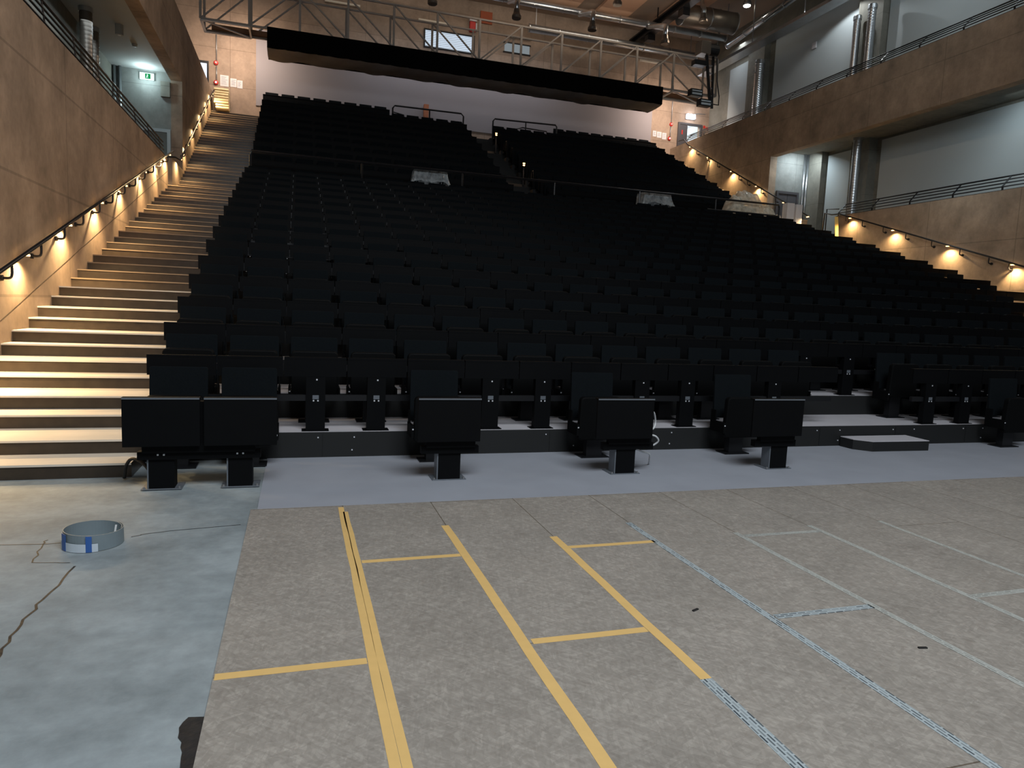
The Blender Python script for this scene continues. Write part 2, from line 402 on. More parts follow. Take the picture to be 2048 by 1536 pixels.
# cracks in the concrete floor at left
def crack(pts, w):
    mb = MB()
    for i in range(len(pts) - 1):
        (x0, y0), (x1, y1) = pts[i], pts[i + 1]
        d = Vector((x1 - x0, y1 - y0, 0)).normalized(); s = Vector((-d.y, d.x, 0)) * w / 2
        a = Vector((x0, y0, .0015)); b = Vector((x1, y1, .0015))
        mb.add([a + s, a - s, b - s, b + s], [(0, 1, 2, 3)])
    return mb
def jag(pts, n=5, w=.014):
    out = []
    for (x0, y0), (x1, y1) in zip(pts, pts[1:]):
        for i in range(n):
            t = i / n; out.append((x0 + (x1 - x0) * t + random.uniform(-w, w) * (i > 0), y0 + (y1 - y0) * t))
    out.append(pts[-1]); return out
mb = MB()
for p_, w_ in (([(-1.17, 2.7), (-1.19, 3.29), (-1.21, 3.58), (-1.21, 3.86), (-1.19, 4.32)], .012), ([(-1.23, 4.38), (-1.43, 4.42)], .006), ([(-1.43, 4.42), (-1.47, 4.73), (-1.47, 4.82)], .008),
               ([(-1.9, 4.77), (-1.71, 4.77), (-1.45, 4.74), (-1.38, 4.75)], .007), ([(-1.0, 4.79), (-.93, 4.84), (-.79, 4.88), (-.36, 4.94)], .007)):
    c2 = crack(jag(p_), w_); mb.add(c2.v, c2.f)
tag(mb.build('floor_crack', M['membrane']), 'dark cracks running across the bare grey concrete floor', 'crack', kind='structure')
# torn membrane beside the boards
prof = [(-.317, 2.62)] + [(-.365 - .018 * math.sin(i * .55) - random.uniform(0, .014), 2.63 - i * .03) for i in range(39)] + [(-.317, 1.48)]
tag(MB().prism(prof, .0008, .004, 'z').build('membrane_strip', M['membrane']), 'torn black membrane strip along the edge of the particle boards', 'membrane')

# tapes
def tape(name, x0, y0, x1, y1, w, mat, label, cat, grp):
    d = Vector((x1 - x0, y1 - y0, 0)); Ln = d.length; n = max(2, int(Ln / .25))
    vs = []; fs = []
    for i in range(n + 1):
        t = Ln * i / n; j = random.uniform(-.003, .003)
        for s in (-1, 1): 
            vs.append((t, s * w / 2 + j, .0102)); 
        for s in (-1, 1): vs.append((t, s * w / 2 + j, .0112))
    for i in range(n):
        a = 4 * i; b = a + 4
        fs += [(a + 2, a + 3, b + 3, b + 2), (a, a + 2, b + 2, b), (a + 3, a + 1, b + 1, b + 3)]
    mb = MB().add(vs, fs)
    o = mb.build(name, mat); o.location = (x0, y0, 0); o.rotation_euler = (0, 0, math.atan2(d.y, d.x))
    return tag(o, label, cat, grp)
Y = M['yellow']; S = M['print']; SF = M['print_faint']; gy = 'yellow tape strips on the boards'; gs = 'printed silver tape strips on the boards'
tape('yellow_tape', .325, 1.2, .325, 5.22, .04, Y, 'leftmost long yellow tape strip, left half of the doubled line', 'tape', gy)
tape('yellow_tape', .366, 1.2, .352, 5.1, .036, Y, 'yellow tape doubled along the right of the leftmost long strip', 'tape', gy)
tape('yellow_tape', 1.03, 1.2, 1.01, 4.66, .055, Y, 'middle one of the three long yellow tape strips', 'tape', gy)
tape('yellow_tape', 1.685, 2.42, 1.69, 4.30, .055, Y, 'right long yellow tape strip meeting the printed silver tape', 'tape', gy)
tape('yellow_tape', -.31, 2.885, .30, 2.885, .05, Y, 'short yellow cross tape at the left edge of the boards', 'tape', gy)
tape('yellow_tape', .38, 4.066, .985, 4.07, .045, Y, 'short yellow cross tape between left and middle long strips', 'tape', gy)
tape('yellow_tape', 1.06, 2.897, 1.655, 2.895, .05, Y, 'short yellow cross tape between middle and right long strips', 'tape', gy)
tape('yellow_tape', 1.72, 4.081, 2.35, 4.08, .045, Y, 'short yellow cross tape reaching right to the silver tape', 'tape', gy)
tape('silver_tape', 1.68, 1.2, 1.685, 2.42, .06, S, 'printed silver tape strip continuing the right yellow tape line', 'tape', gs)
tape('silver_tape', 2.375, 1.2, 2.36, 4.5, .05, S, 'long printed silver tape strip right of the yellow tapes', 'tape', gs)
tape('silver_tape', 3.05, 1.2, 3.04, 4.15, .045, SF, 'second long printed silver tape strip from the left', 'tape', gs)
tape('silver_tape', 3.73, 1.2, 3.73, 4.2, .045, SF, 'third long printed silver tape strip from the left', 'tape', gs)
tape('silver_tape', 2.40, 2.885, 3.03, 2.885, .05, S, 'short printed silver cross tape between two long strips, nearer', 'tape', gs)
tape('silver_tape', 3.07, 4.07, 3.71, 4.07, .045, SF, 'short printed silver cross tape farthest from the viewer', 'tape', gs)
tape('silver_tape', 3.75, 2.87, 4.4, 2.87, .045, SF, 'short printed silver cross tape at the right frame edge', 'tape', gs)
tape('silver_tape', 4.405, 2.0, 4.40, 4.2, .04, SF, 'rightmost faint long printed silver tape strip', 'tape', gs)

# wood chips lying on the boards
for x, y, a_, lab in ((2.02, 3.04, .4, 'small dark wood chip on the boards left of the silver cross tape'), (2.89, 2.43, -.2, 'small dark wood chip on the boards right of the silver tapes')):
    d_ = Vector((math.cos(a_), math.sin(a_), 0)) * .022
    tag(MB().bar(Vector((x, y, .0135)) - d_, Vector((x, y, .0135)) + d_, .012, .006).build('wood_chip', M['membrane'], origin=(x, y, .0105)), lab, 'chip', 'wood chips on the floor')

# ------------------------------------------------------------------ seating tiers
def stair_prof(pts, zbot, yend, lip=0.0):
    """pts: list of (y nosing, z top); returns a stepped profile"""
    p = [(pts[0][0], zbot)]
    for i, (y, z) in enumerate(pts):
        p += [(y, z - lip)] if lip else []
        p += [(y - .014, z - lip), (y - .014, z)] if lip else [(y, z)]
        p.append((pts[i + 1][0] if i + 1 < len(pts) else yend, z))
    p.append((yend, zbot)); return p
def by_slope(a, b): return 0 if abs(a[1] - b[1]) < .03 else 1
lower = [(YK[k], ZK[k]) for k in range(1, 17)]
mb = MB().prism(stair_prof(lower, 0, 21.45), SX0, SX1, 'x', 1, by_slope)
# small joints and screws on the front riser
for x in [i * 1.2 + .25 for i in range(0, 8)]:
    mb.box(x, x + .006, 6.994, 6.9995, .02, .24, 1)
    for dx, z in ((-.05, .2), (.3, .2), (.28, .07)): mb.box(x + dx, x + dx + .012, 6.992, 6.9995, z, z + .012, 2)
struct(mb.build('seating_tier', [M['tier_top'], M['tier_riser'], M['bolt']]), 'lower stepped seating platform with pale treads and black risers', 'platform')
upper = [(UY[j], UZ[j]) for j in range(10)]
mb = MB()
mb.prism(stair_prof(upper, 4.3, YB), SX0, SX0 + 13 * PITCH, 'x', 1, by_slope)
mb.prism(stair_prof(upper, 4.3, YB), SX0 + 15 * PITCH, SX1, 'x', 1, by_slope)
ais = []
for j in range(10):
    for q in range(3): ais.append((UY[j] - .26 + .287 * q, UZ[j] - .43 + .1433 * (q + 1)))
mb2 = MB().prism(stair_prof(ais, 4.3, YB), SX0 + 13 * PITCH, SX0 + 15 * PITCH, 'x', 1, by_slope)
struct(mb.build('seating_tier_upper', [M['tier_riser'], M['tier_riser']]), 'upper stepped seating platform', 'platform')
struct(mb2.build('aisle_stairs', [M['riser'], M['tier_riser']]), 'narrow aisle stairs through the upper seats', 'stairs')
# fill behind / under the upper bank
# left staircase
ln = [(6.42, .125), (6.82, .25), (7.42, .378), (7.80, .508), (8.42, .64), (8.80, .775)]
for n in range(7, 33):
    k = (n + 1) // 2; yk = YK[k]
    ln.append((yk - (.33 if n % 2 else 0), .912 + .1388 * (n - 7)))
mb = MB()
split = 12
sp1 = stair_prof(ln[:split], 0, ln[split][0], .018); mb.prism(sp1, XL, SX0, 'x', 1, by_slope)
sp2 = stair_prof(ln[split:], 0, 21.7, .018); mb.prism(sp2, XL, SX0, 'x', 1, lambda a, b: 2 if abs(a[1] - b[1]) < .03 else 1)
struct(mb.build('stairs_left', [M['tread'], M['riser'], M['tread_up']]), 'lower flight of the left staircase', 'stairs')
lu = []
zz = LAND; yy = 21.7; n = 0
while zz < 8.69:
    zz += .1437; lu.append((yy, zz)); yy += .2867
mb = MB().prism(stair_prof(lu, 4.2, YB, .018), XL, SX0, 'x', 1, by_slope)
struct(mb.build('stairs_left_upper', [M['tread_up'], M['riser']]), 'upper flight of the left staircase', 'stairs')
# right staircase, same flights set a little further forward
rl = [(y - .35, z) for y, z in ln]
mb = MB().prism(stair_prof(rl, 0, 21.3, .018), SX1, XR, 'x', 1, by_slope)
struct(mb.build('stairs_right', [M['tread'], M['riser']]), 'lower flight of the right staircase', 'stairs')
mb = MB().prism(stair_prof([(y - .5, z + .06) for y, z in lu], 4.2, YB, .018), SX1, XR, 'x', 1, by_slope)
struct(mb.build('stairs_right_upper', [M['tread'], M['riser']]), 'upper flight of the right staircase', 'stairs')

# ------------------------------------------------------------------ walls
GL, GR = -5.05, 19.0           # gallery outer walls
EW = 22.85                     # gallery end walls
struct(MB().box(XL - .25, XL, 5.2, 20.35, -.1, 5.06).build('wall_left', M['conc_left']))
mb = MB().prism([(21.0, -.1), (21.0, 5.2), (EW, 5.2), (EW, 7.7), (YB, 7.7), (YB, -.1)], XL - .3, XL)
struct(mb.build('wall_left_rear', M['conc_left']))
struct(MB().box(XL - .3, XL, -6, YB, 7.7, 9.5).build('wall_left_beam', M['conc_left']))
struct(MB().bar((XL + .001, 6.5, .25), (XL + .001, 20.3, 4.74), .004, .007).build('wall_line', M['riser']), 'thin dark line rising along the left stair wall', 'trim')  # thin dark strip on the wall, following the stair slope
struct(MB().box(XR, XR + .25, 5.2, 19.2, -.1, 5.06).build('wall_right', M['conc_right']))
mb = MB().prism([(20.9, -.1), (20.9, 5.15), (EW, 5.3), (EW, 7.7), (YB, 7.7), (YB, -.1)], XR, XR + .3)
struct(mb.build('wall_right_rear', M['conc_right']))
struct(MB().box(XR, XR + .3, -6, YB, 7.7, 9.5).build('wall_right_beam', M['conc_right']))
# gallery slabs
struct(MB().box(GL, XL - .25, 5.2, EW + .1, 4.1, 4.4).build('floor_gallery_left', M['conc_grey_y']))
struct(MB().box(GL, XL - .3, -6, EW + .3, 7.9, 8.8).build('ceiling_gallery_left', M['soffit']))
struct(MB().box(XR + .25, GR, 5.2, EW + .1, 4.1, 4.4).build('floor_gallery_right', M['conc_grey_y']))
struct(MB().box(XR + .3, GR, -6, YB, 7.9, 8.84).build('ceiling_gallery_right', M['conc_grey_y']))
struct(MB().box(GL - .3, GL, -6, YB, -.1, ZC).build('wall_gallery_left', M['conc_grey_y']))
struct(MB().box(GR, GR + .3, -6, YB, -.1, ZC).build('wall_gallery_right', M['conc_grey_y']))
# gallery end walls
struct(MB().box(GL, XL - .3, EW, EW + .3, 4.4, 7.9).build('wall_gallery_end_left', M['conc_grey']))
struct(MB().box(XR + .3, GR, EW, EW + .3, 4.4, 7.9).build('wall_gallery_end_right', M['conc_grey']))
# white wall panels of the right galleries
mb = MB()
mb.box(GR - .06, GR, -5, 19.55, 4.4, 7.8); mb.box(GR - .05, GR, 20.75, 22.05, 4.4, 7.75)
struct(mb.build('wall_panel_lower', M['white_wall']), 'white wall panels of the lower right gallery', 'wall')
mb = MB()
mb.box(GR - .06, GR, -5, 19.75, 8.84, 13.2); mb.box(GR - .06, GR, 21.0, 25.7, 8.84, 13.2); mb.box(GR - .05, GR, 27.25, 28.9, 8.84, 12.9)
struct(mb.build('wall_panel_upper', M['white_wall']), 'white wall panels of the upper right gallery', 'wall')
mb = MB().box(GR - .35, GR, 19.78, 20.6, 4.4, 7.9).box(GR - .3, GR, 22.1, 22.84, 4.4, 7.9)
struct(mb.build('pillar_lower', M['conc_grey_y']), 'concrete pillars of the lower right gallery', 'pillar')
mb = MB().box(GR - .3, GR, 19.8, 20.9, 8.84, 13.2).box(GR - .3, GR, 26.1, 27.2, 8.84, 13.2)
mb.box(GR - .25, GR, -5, YB, 13.22, 13.4); mb.box(GR - .12, GR, -5, YB, 13.42, 13.9)
struct(mb.build('pillar_upper', M['conc_grey_y']), 'concrete pillars and ledge of the upper right gallery', 'pillar')
# back wall with a door hole at x 17.35..18.5
D0, D1, DZ0, DZ1 = 17.32, 18.62, 8.95, 10.78
mb = MB()
mb.box(GL - .3, D0, YB, YB + .35, -.1, ZC); mb.box(D1, GR + .3, YB, YB + .35, -.1, ZC)
mb.box(D0, D1, YB, YB + .35, DZ1, ZC); mb.box(D0, D1, YB, YB + .35, -.1, DZ0)
struct(mb.build('wall_back', M['conc_back']))
mb = MB().box(-1.65, 15.9, YB - .05, YB, 9.2, 12.1)
struct(mb.build('wall_back_panel', M['white_panel']), 'wide pale panel across the back wall', 'wall')
mb = MB().box(XR + .3, GR, EW + .3, YB, 8.6, 8.9)
struct(MB().box(GL - .3, GR + .3, -6, YB + .35, ZC, ZC + .3).build('ceiling', M['ceiling']))
# beige ceiling boards hanging below the ceiling
mb = MB()
for x0, x1, y0, y1 in ((8.6, 11.3, 26.6, 29.4), (12.2, 13.7, 25.5, 29.8), (14.95, 16.3, 25.3, 29.0), (3.4, 7.6, 25.6, 29.2)):
    mb.box(x0, x1, y0, y1, ZC - .14, ZC - .02)
struct(mb.build('ceiling_panel', flat('beige_ceiling_board', (196, 158, 132), .85, noise=.06, scale=1)), 'beige boards fixed under the ceiling', 'ceiling')

# lit room behind the open door
mb = MB()
mb.box(D0 - .3, D1 + 2.2, YB + 2.4, YB + 2.5, 8.9, 12.5); mb.box(D0 - .4, D0 - .3, YB + .35, YB + 2.5, 8.9, 12.5)
mb.box(D1 + 2.2, D1 + 2.3, YB + .35, YB + 2.5, 8.9, 12.5); mb.box(D0 - .4, D1 + 2.3, YB + .35, YB + 2.5, 12.5, 12.6)
mb.box(D0 - .4, D1 + 2.3, YB + .35, YB + 2.5, 8.85, 8.93)
struct(mb.build('wall_lobby', M['white_wall']), 'bright lobby behind the open door', 'wall')
mb = MB()
for i in range(3): mb.bar((17.35, YB + 1.6, 9.5 + .45 * i), (19.2, YB + 1.6, 10.35 + .45 * i), .06, .12)
struct(mb.build('trim_1', M['door_frame']), 'sloping stair strings seen through the bright door', 'trim')

def door(name, x0, x1, z0, z1, y, leaf_mat, frame_mat, label, open_left=None):
    t = thing(name, label, 'door', ((x0 + x1) / 2, y, z0)); t['kind'] = 'structure'
    fr = MB().box(x0, x0 + .09, y - .08, y + .02, z0, z1).box(x1 - .09, x1, y - .08, y + .02, z0, z1).box(x0 + .09, x1 - .09, y - .08, y + .02, z1 - .09, z1)
    fr.build('door_frame', frame_mat, t)
    if open_left is None:
        MB().box(x0 + .09, (x0 + x1) / 2 - .004, y - .05, y - .005, z0 + .01, z1 - .09).build('door_leaf', leaf_mat, t, bevel=.004)
        lf = MB().box((x0 + x1) / 2 + .004, x1 - .09, y - .05, y - .005, z0 + .01, z1 - .09).build('door_leaf', leaf_mat, t, bevel=.004)
        MB().tube([((x0 + x1) / 2 + .08, y - .05, z0 + 1.0), ((x0 + x1) / 2 + .08, y - .1, z0 + 1.0), ((x0 + x1) / 2 + .2, y - .1, z0 + 1.0)], .012).build('handle', M['steel'], lf)
    else:
        lf = MB().box(x0 + .09, x0 + .09 + open_left, y - .055, y - .005, z0 + .01, z1 - .09).build('door_leaf', leaf_mat, t, bevel=.004)
        MB().box(x0 + .2, x0 + .26, y - .065, y - .056, z1 - .55, z1 - .35).build('sign', M['red'], lf)
    return t
door('door_1', D0, D1, DZ0, DZ1, YB, M['door_dark'], M['door_dark'], 'open dark door with bright lobby behind at the back right', open_left=.42)
door('door_2', -4.35, -3.56, 4.4, 6.3, EW, M['door_green'], M['door_frame'], 'grey door with pale frame at the end of left gallery')
door('door_3', 17.35, 18.35, 4.4, 6.45, EW, M['door_dark'], M['door_dark'], 'dark double door at the end of the lower right gallery')

# windows in the back wall
t = thing('window_1', 'lit control room window with blinds high on the back wall', 'window', (6.0, YB, 12.5)); t['kind'] = 'structure'
x0, x1, z0, z1 = 5.05, 7.15, 12.45, 13.1
MB().box(x0, x1, YB - .04, YB - .03, z0, z1).build('pane', M['daylit'], t)
mb = MB()
for i in range(9): mb.box(x0, x1, YB - .075, YB - .05, z0 + .07 * i + .03, z0 + .07 * i + .045)
mb.build('blind', M['paper'], t)
MB().box(x0 - .05, x1 + .05, YB - .09, YB, z1, z1 + .06).box(x0 - .05, x1 + .05, YB - .09, YB, z0 - .06, z0).box(x0 - .05, x0, YB - .09, YB, z0, z1).box(x1, x1 + .05, YB - .09, YB, z0, z1).build('window_frame', M['steel_dark'], t)
t = thing('window_2', 'small bright window beside the upper left parapet', 'window', (-3.75, YB, 10.3)); t['kind'] = 'structure'
MB().box(-4.0, -3.45, YB - .03, YB - .02, 9.9, 10.55).build('pane', emit('bright_pane', (215, 225, 245), 2.0), t)
MB().box(-4.06, -3.38, YB - .06, YB, 10.55, 10.64).box(-3.45, -3.38, YB - .06, YB, 9.85, 10.55).box(-4.06, -4.0, YB - .06, YB, 9.85, 10.55).box(-4.06, -3.38, YB - .06, YB, 9.8, 9.88).build('window_frame', M['steel_dark'], t)
t = thing('window_3', 'pale lit window right of the control room window', 'window', (9.2, YB, 12.6)); t['kind'] = 'structure'
MB().box(8.55, 9.7, YB - .04, YB - .03, 12.75, 13.1).build('pane', emit('dim_pane', (170, 180, 185), .5), t)
MB().box(8.5, 9.75, YB - .07, YB, 13.1, 13.15).box(8.5, 9.75, YB - .07, YB, 12.7, 12.75).build('window_frame', M['steel_dark'], t)

# ------------------------------------------------------------------ chairs
def make_chair_meshes():
    """local space: origin on the floor under the backrest, facing -y"""
    r = {}
    def tilt(mb, ang, piv):
        R = Matrix.Rotation(ang, 3, 'X'); p = Vector(piv)
        mb.v = [tuple(R @ (Vector(v) - p) + p) for v in mb.v]; return mb
    def slab(w, h, rad, y0, y1, z, bev, top_only=False, belly=0.0):
        mb = MB().prism([(a, c + z) for a, c in rrect(w, h, rad, 4, top_only)], y0, y1, 'y'); return mb
    back = tilt(slab(.485, .50, .02, .15, .185, .40, .01), math.radians(-4), (0, .15, .40))
    r['backrest'] = back.mesh('backrest', M['fabric'], bevel=.006)
    seat = tilt(slab(.47, .46, .045, -.07, .0, .31, .01), math.radians(3), (0, 0, .31))
    r['seat'] = seat.mesh('seat', M['shell'], bevel=.012)
    br = MB().box(.238, .262, -.08, .19, .26, .38).box(.243, .257, .10, .19, .38, .50)
    br.box(.24, .255, -.084, -.0805, .30, .312, 1)
    r['hinge_r'] = br.mesh('hinge_bracket', [M['shell'], M['bolt']])
    bl = MB().box(-.262, -.238, -.08, .19, .26, .38).box(-.257, -.243, .10, .19, .38, .50)
    bl.box(-.255, -.24, -.084, -.0805, .34, .352, 1)
    r['hinge_l'] = bl.mesh('hinge_bracket', [M['shell'], M['bolt']])
    ped = MB().box(-.09, .09, .04, .13, .01, .30).box(-.26, .26, .05, .12, .28, .33).box(-.16, .16, .0, .19, 0, .012)
    r['pedestal'] = ped.mesh('pedestal', M['steel_dark'])
    return r
CH = make_chair_meshes()
def part(name, me, parent):
    o = bpy.data.objects.new(name, me); C.objects.link(o); o.parent = parent; return o
places = []     # (distance, row text, seat index, x, y, z, bank)
CHY = .55
for k in range(1, 16):
    for s in range(NS):
        if k == 1 and s in (13, 14): continue
        x = SX0 + PITCH * (s + .5); places.append((k, s, x, YK[k] + CHY, ZK[k], 'lower'))
for j in range(10):
    for s in range(NS):
        if s in (13, 14): continue
        x = SX0 + PITCH * (s + .5)
        if j == 9 and 3.5 < x < 10.5: continue
        places.append((j + 1, s, x, UY[j] + CHY - .05, UZ[j], 'upper'))
vis = [p for p in places if in_frame((p[2], p[3], p[4] + .7), 15)]
vis.sort(key=lambda p: (Vector((p[2], p[3], p[4])) - CAM).length)
front = [(1.325, 'left'), (3.055, 'middle'), (4.825, 'right'), (9.045, 'far')]
NIND = 300 - 6
single, rest = vis[:NIND], vis[NIND:]
proto = None
def chair(x, y, z, label, group, dz=0.0):
    t = thing('hall_chair', label, 'chair', (x, y, z), group)
    part('backrest', CH['backrest'], t); part('seat', CH['seat'], t).location.z = -dz; part('pedestal', CH['pedestal'], t)
    part('hinge_bracket', CH['hinge_r'], t); part('hinge_bracket', CH['hinge_l'], t)
    return t
for k, s, x, y, z, b in single:
    chair(x, y, z, f'black tip-up chair, {ORD[s + 1]} from the left stairs in the {ORD[k]} tiered row', f'black chairs of the {ORD[k]} tiered row')
for x, w in ((-1.02, 'leftmost'), (-.42, 'second from left')) + tuple(front):
    lab = {'leftmost': 'black tip-up chair behind the left half of the double floor desk', 'second from left': 'black tip-up chair behind the right half of the double floor desk',
           'left': 'black tip-up chair behind the left single floor desk', 'middle': 'black tip-up chair behind the middle single floor desk beside white cable', 'right': 'black tip-up chair behind the right single floor desk', 'far': 'black tip-up floor chair at the right frame edge before the tiers'}[w]
    chair(x, 6.66, .006, lab, 'black chairs standing on the floor behind the front desks', .10)
# the remaining, smallest chairs as one mass
bm = bmesh.new()
for k, s, x, y, z, b in rest:
    for key in ('backrest', 'seat', 'pedestal'):
        n0 = len(bm.verts); bm.from_mesh(CH[key]); bm.verts.ensure_lookup_table()
        for v in bm.verts[n0:]: v.co += Vector((x, y, z))
me = bpy.data.meshes.new('distant_chairs'); bm.to_mesh(me); bm.free(); me.materials.append(M['fabric'])
o = bpy.data.objects.new('distant_chairs', me); C.objects.link(o)
for p in me.polygons: p.material_index = 0
tag(o, 'mass of small distant black chairs in the highest rows of the hall', 'chair', kind='stuff')

# ------------------------------------------------------------------ writing desks
def bolts(mb, xs, y, z, mi, s=.014):
    for x in xs: mb.box(x - s / 2, x + s / 2, y - .004, y, z - s / 2, z + s / 2, mi)
panel_mesh = None
def row_desk(label, y, z, segs, x0, posts, detail, upper_bank=False):
    t = thing('writing_desk', label, 'desk', (x0, y, z), 'long writing desks of the seat rows')
    h0, h1 = (.545, .715) if not upper_bank else (.42, .70)
    for i in segs:
        a = SX0 + PITCH * i + .006; b = SX0 + PITCH * (i + 1) - .006
        mb = MB().box(a, b, y - .02, y, z + h0, z + h1).box(a, b, y - .022, y + .035, z + h1, z + h1 + .02, 0)
        mb.build('desk_board', M['desk'], t)
    xs0 = SX0 + PITCH * segs[0]; xs1 = SX0 + PITCH * (segs[-1] + 1)
    MB().box(xs0 + .05, xs1 - .05, y + .005, y + .05, z + .30, z + .36).box(xs0 + .05, xs1 - .05, y + .005, y + .05, z + .60, z + .66).build('support_beam', M['steel_dark'], t)
    for px in posts:
        mb = MB().box(px - .092, px + .092, y - .018, y + .06, z, z + h0)
        if detail:
            mb.box(px - .13, px + .13, y - .04, y + .09, z, z + .008, 0)
            bolts(mb, (px - .02, px + .022), y - .018, z + .305, 1); bolts(mb, (px + .01,), y - .018, z + h0 - .03, 1)
            mb.box(px - .03, px + .03, y - .022, y - .018, z + .32, z + .36, 2)
        mb.build('post', [M['desk'], M['bolt'], M['edge']], t)
    return t
P1 = [-1.02, -.43] + [.18 + 1.8 * n for n in range(4)] + [.775 + 1.8 * n for n in range(3)]
P1 = [p for p in P1 if p < 6.4]
row_desk('long black writing desk of the first tiered row, left of the gap', YK[1] + .08, ZK[1], list(range(0, 13)), SX0, P1, True)
row_desk('long black writing desk of the first tiered row, right of the gap', YK[1] + .08, ZK[1], list(range(15, 20)), SX0 + 15 * PITCH, [8.05, 8.68, 9.85], True)
for k in range(2, 16):
    segs = [i for i in range(NS) if in_frame((SX0 + PITCH * (i + .5), YK[k] + .08, ZK[k] + .7), 60)]
    row_desk(f'long black writing desk running along the {ORD[k]} tiered row', YK[k] + .08, ZK[k], segs, SX0, [6.75, 7.5] if k == 2 else [], k < 3)
for j in range(10):
    lab = f'black seat-front board of the {ORD[j + 1]} row behind the cross aisle rail'
    for side, rng in (('left', range(0, 13)), ('right', range(15, 28))):
        segs = list(rng)
        if j == 9: segs = [i for i in segs if not (3.4 < SX0 + PITCH * (i + .5) < 10.5)]
        t = thing('seat_front_board', f'{lab}, {side} of the aisle', 'desk', (SX0 + PITCH * segs[0], UY[j] + .05, UZ[j]), 'front boards of the upper seat rows')
        y = UY[j] + .05; z = UZ[j]
        MB().box(SX0 + PITCH * segs[0], SX0 + PITCH * (segs[-1] + 1), y - .02, y, z + .02, z + .62).build('desk_board', M['desk'], t)
        MB().box(SX0 + PITCH * segs[0], SX0 + PITCH * (segs[-1] + 1), y - .03, y + .12, z + .62, z + .64).build('top_board', M['desk'], t)

# floor desks
def floor_desk(panels, posts, bar, label, rivets):
    xm = (panels[0][0] + panels[-1][1]) / 2; y = 5.86
    t = thing('floor_desk', label, 'desk', (xm, 6.0, .006), 'low black desks standing on the floor')
    for a, b in panels:
        MB().box(a, b, y - .012, y + .012, .37, .742).build('front_panel', M['desk'], t, bevel=.003)
        MB().box(a, b, y - .016, y + .05, .742, .757, 0).box(a + .002, b - .002, y - .020, y - .016, .743, .756, 1).build('desk_top', [M['desk'], M['edge']], t)
    MB().box(bar[0], bar[1], 5.93, 6.0, .25, .315).box(bar[0] + .04, bar[1] - .04, 5.9, 5.96, .31, .72).build('support_beam', M['desk'], t)
    for p in posts:
        w = .10 if rivets else .093
        mb = MB().box(p - w, p + w, 5.95, 6.09, .012, .27, 0)
        mb.box(p - w - .012, p - w - .001, 5.955, 6.085, .012, .27, 2)
        if rivets: bolts(mb, [p - w + .03 + i * .028 for i in range(6)], 5.95, .262, 1, .011)
        else:
            bolts(mb, (p - .022, p + .022), 5.93, .29, 1, .013)
        pm = mb.build('post', [M['desk'], M['bolt'], M['edge']], t)
        MB().box(p - w - .055, p + w + .055, 5.93, 6.14, .006, .013).build('base_plate', M['edge'], pm, bevel=.002)
        bb = MB()
        for sx in (-1, 1): bb.tube([(p + sx * (w + .035), 5.95, .012), (p + sx * (w + .035), 5.95, .028)], .009)
        bb.build('anchor_bolts', M['steel'], pm)
    return t
floor_desk([(-1.275, -.725), (-.697, -.15)], [-1.02, -.435], (-1.19, -.28), 'double black floor desk on two posts beside the left stairs', False)
floor_desk([(1.0, 1.56)], [1.31], (1.05, 1.57), 'single black floor desk on one post, nearest the double desk', True)
floor_desk([(2.68, 3.27)], [3.05], (2.80, 3.33), 'single black floor desk with white cable at its right side', True)
floor_desk([(4.39, 5.0)], [4.82], (4.5, 5.0), 'single black floor desk nearest the loose step block', True)

# loose step
t = thing('step_block', 'loose low black step block with pale top on the floor strip', 'step', (7.08, 6.8, .006))
pf = [(6.56, 6.98), (6.57, 6.78), (6.72, 6.62), (7.58, 6.60), (7.60, 6.98)]
MB().prism(pf, .006, .125, 'z').build('body', M['tier_riser'], t)
MB().prism(pf, .1255, .133, 'z').build('top_board', M['tier_top'], t)

# cables
def curve(pts, n=6):
    P = [Vector(p) for p in pts]; out = []
    for i in range(len(P) - 1):
        p0 = P[max(i - 1, 0)]; p1 = P[i]; p2 = P[i + 1]; p3 = P[min(i + 2, len(P) - 1)]
        for k in range(n):
            t = k / n
            out.append(.5 * ((2 * p1) + (p2 - p0) * t + (2 * p0 - 5 * p1 + 4 * p2 - p3) * t * t + (3 * p1 - p0 - 3 * p2 + p3) * t ** 3))
    out.append(P[-1]); return out
pts = [(3.26, 5.98, .62), (3.36, 6.02, .60), (3.42, 6.08, .50), (3.40, 6.06, .44), (3.33, 6.0, .42), (3.30, 5.98, .39), (3.38, 5.98, .365), (3.42, 6.0, .31), (3.35, 6.04, .25), (3.22, 6.06, .235), (3.30, 6.1, .19), (3.42, 6.16, .15), (3.46, 6.22, .08), (3.5, 6.3, .014)]
tag(MB().tube(curve(pts), .009, 8).build('loose_cable', M['white_cable'], smooth=True, origin=(3.5, 6.3, .014)), 'white cable hanging in loops beside the middle floor desk', 'cable')
pts = [(-1.36, 6.30, .02), (-1.34, 6.28, .13), (-1.28, 6.22, .20), (-1.18, 6.14, .17), (-1.12, 6.08, .10), (-1.10, 6.04, .016)]
tag(MB().tube(curve(pts), .014, 8).build('loose_hose', M['black_cable'], smooth=True), 'black hose arching between the bottom stair and double desk', 'hose')

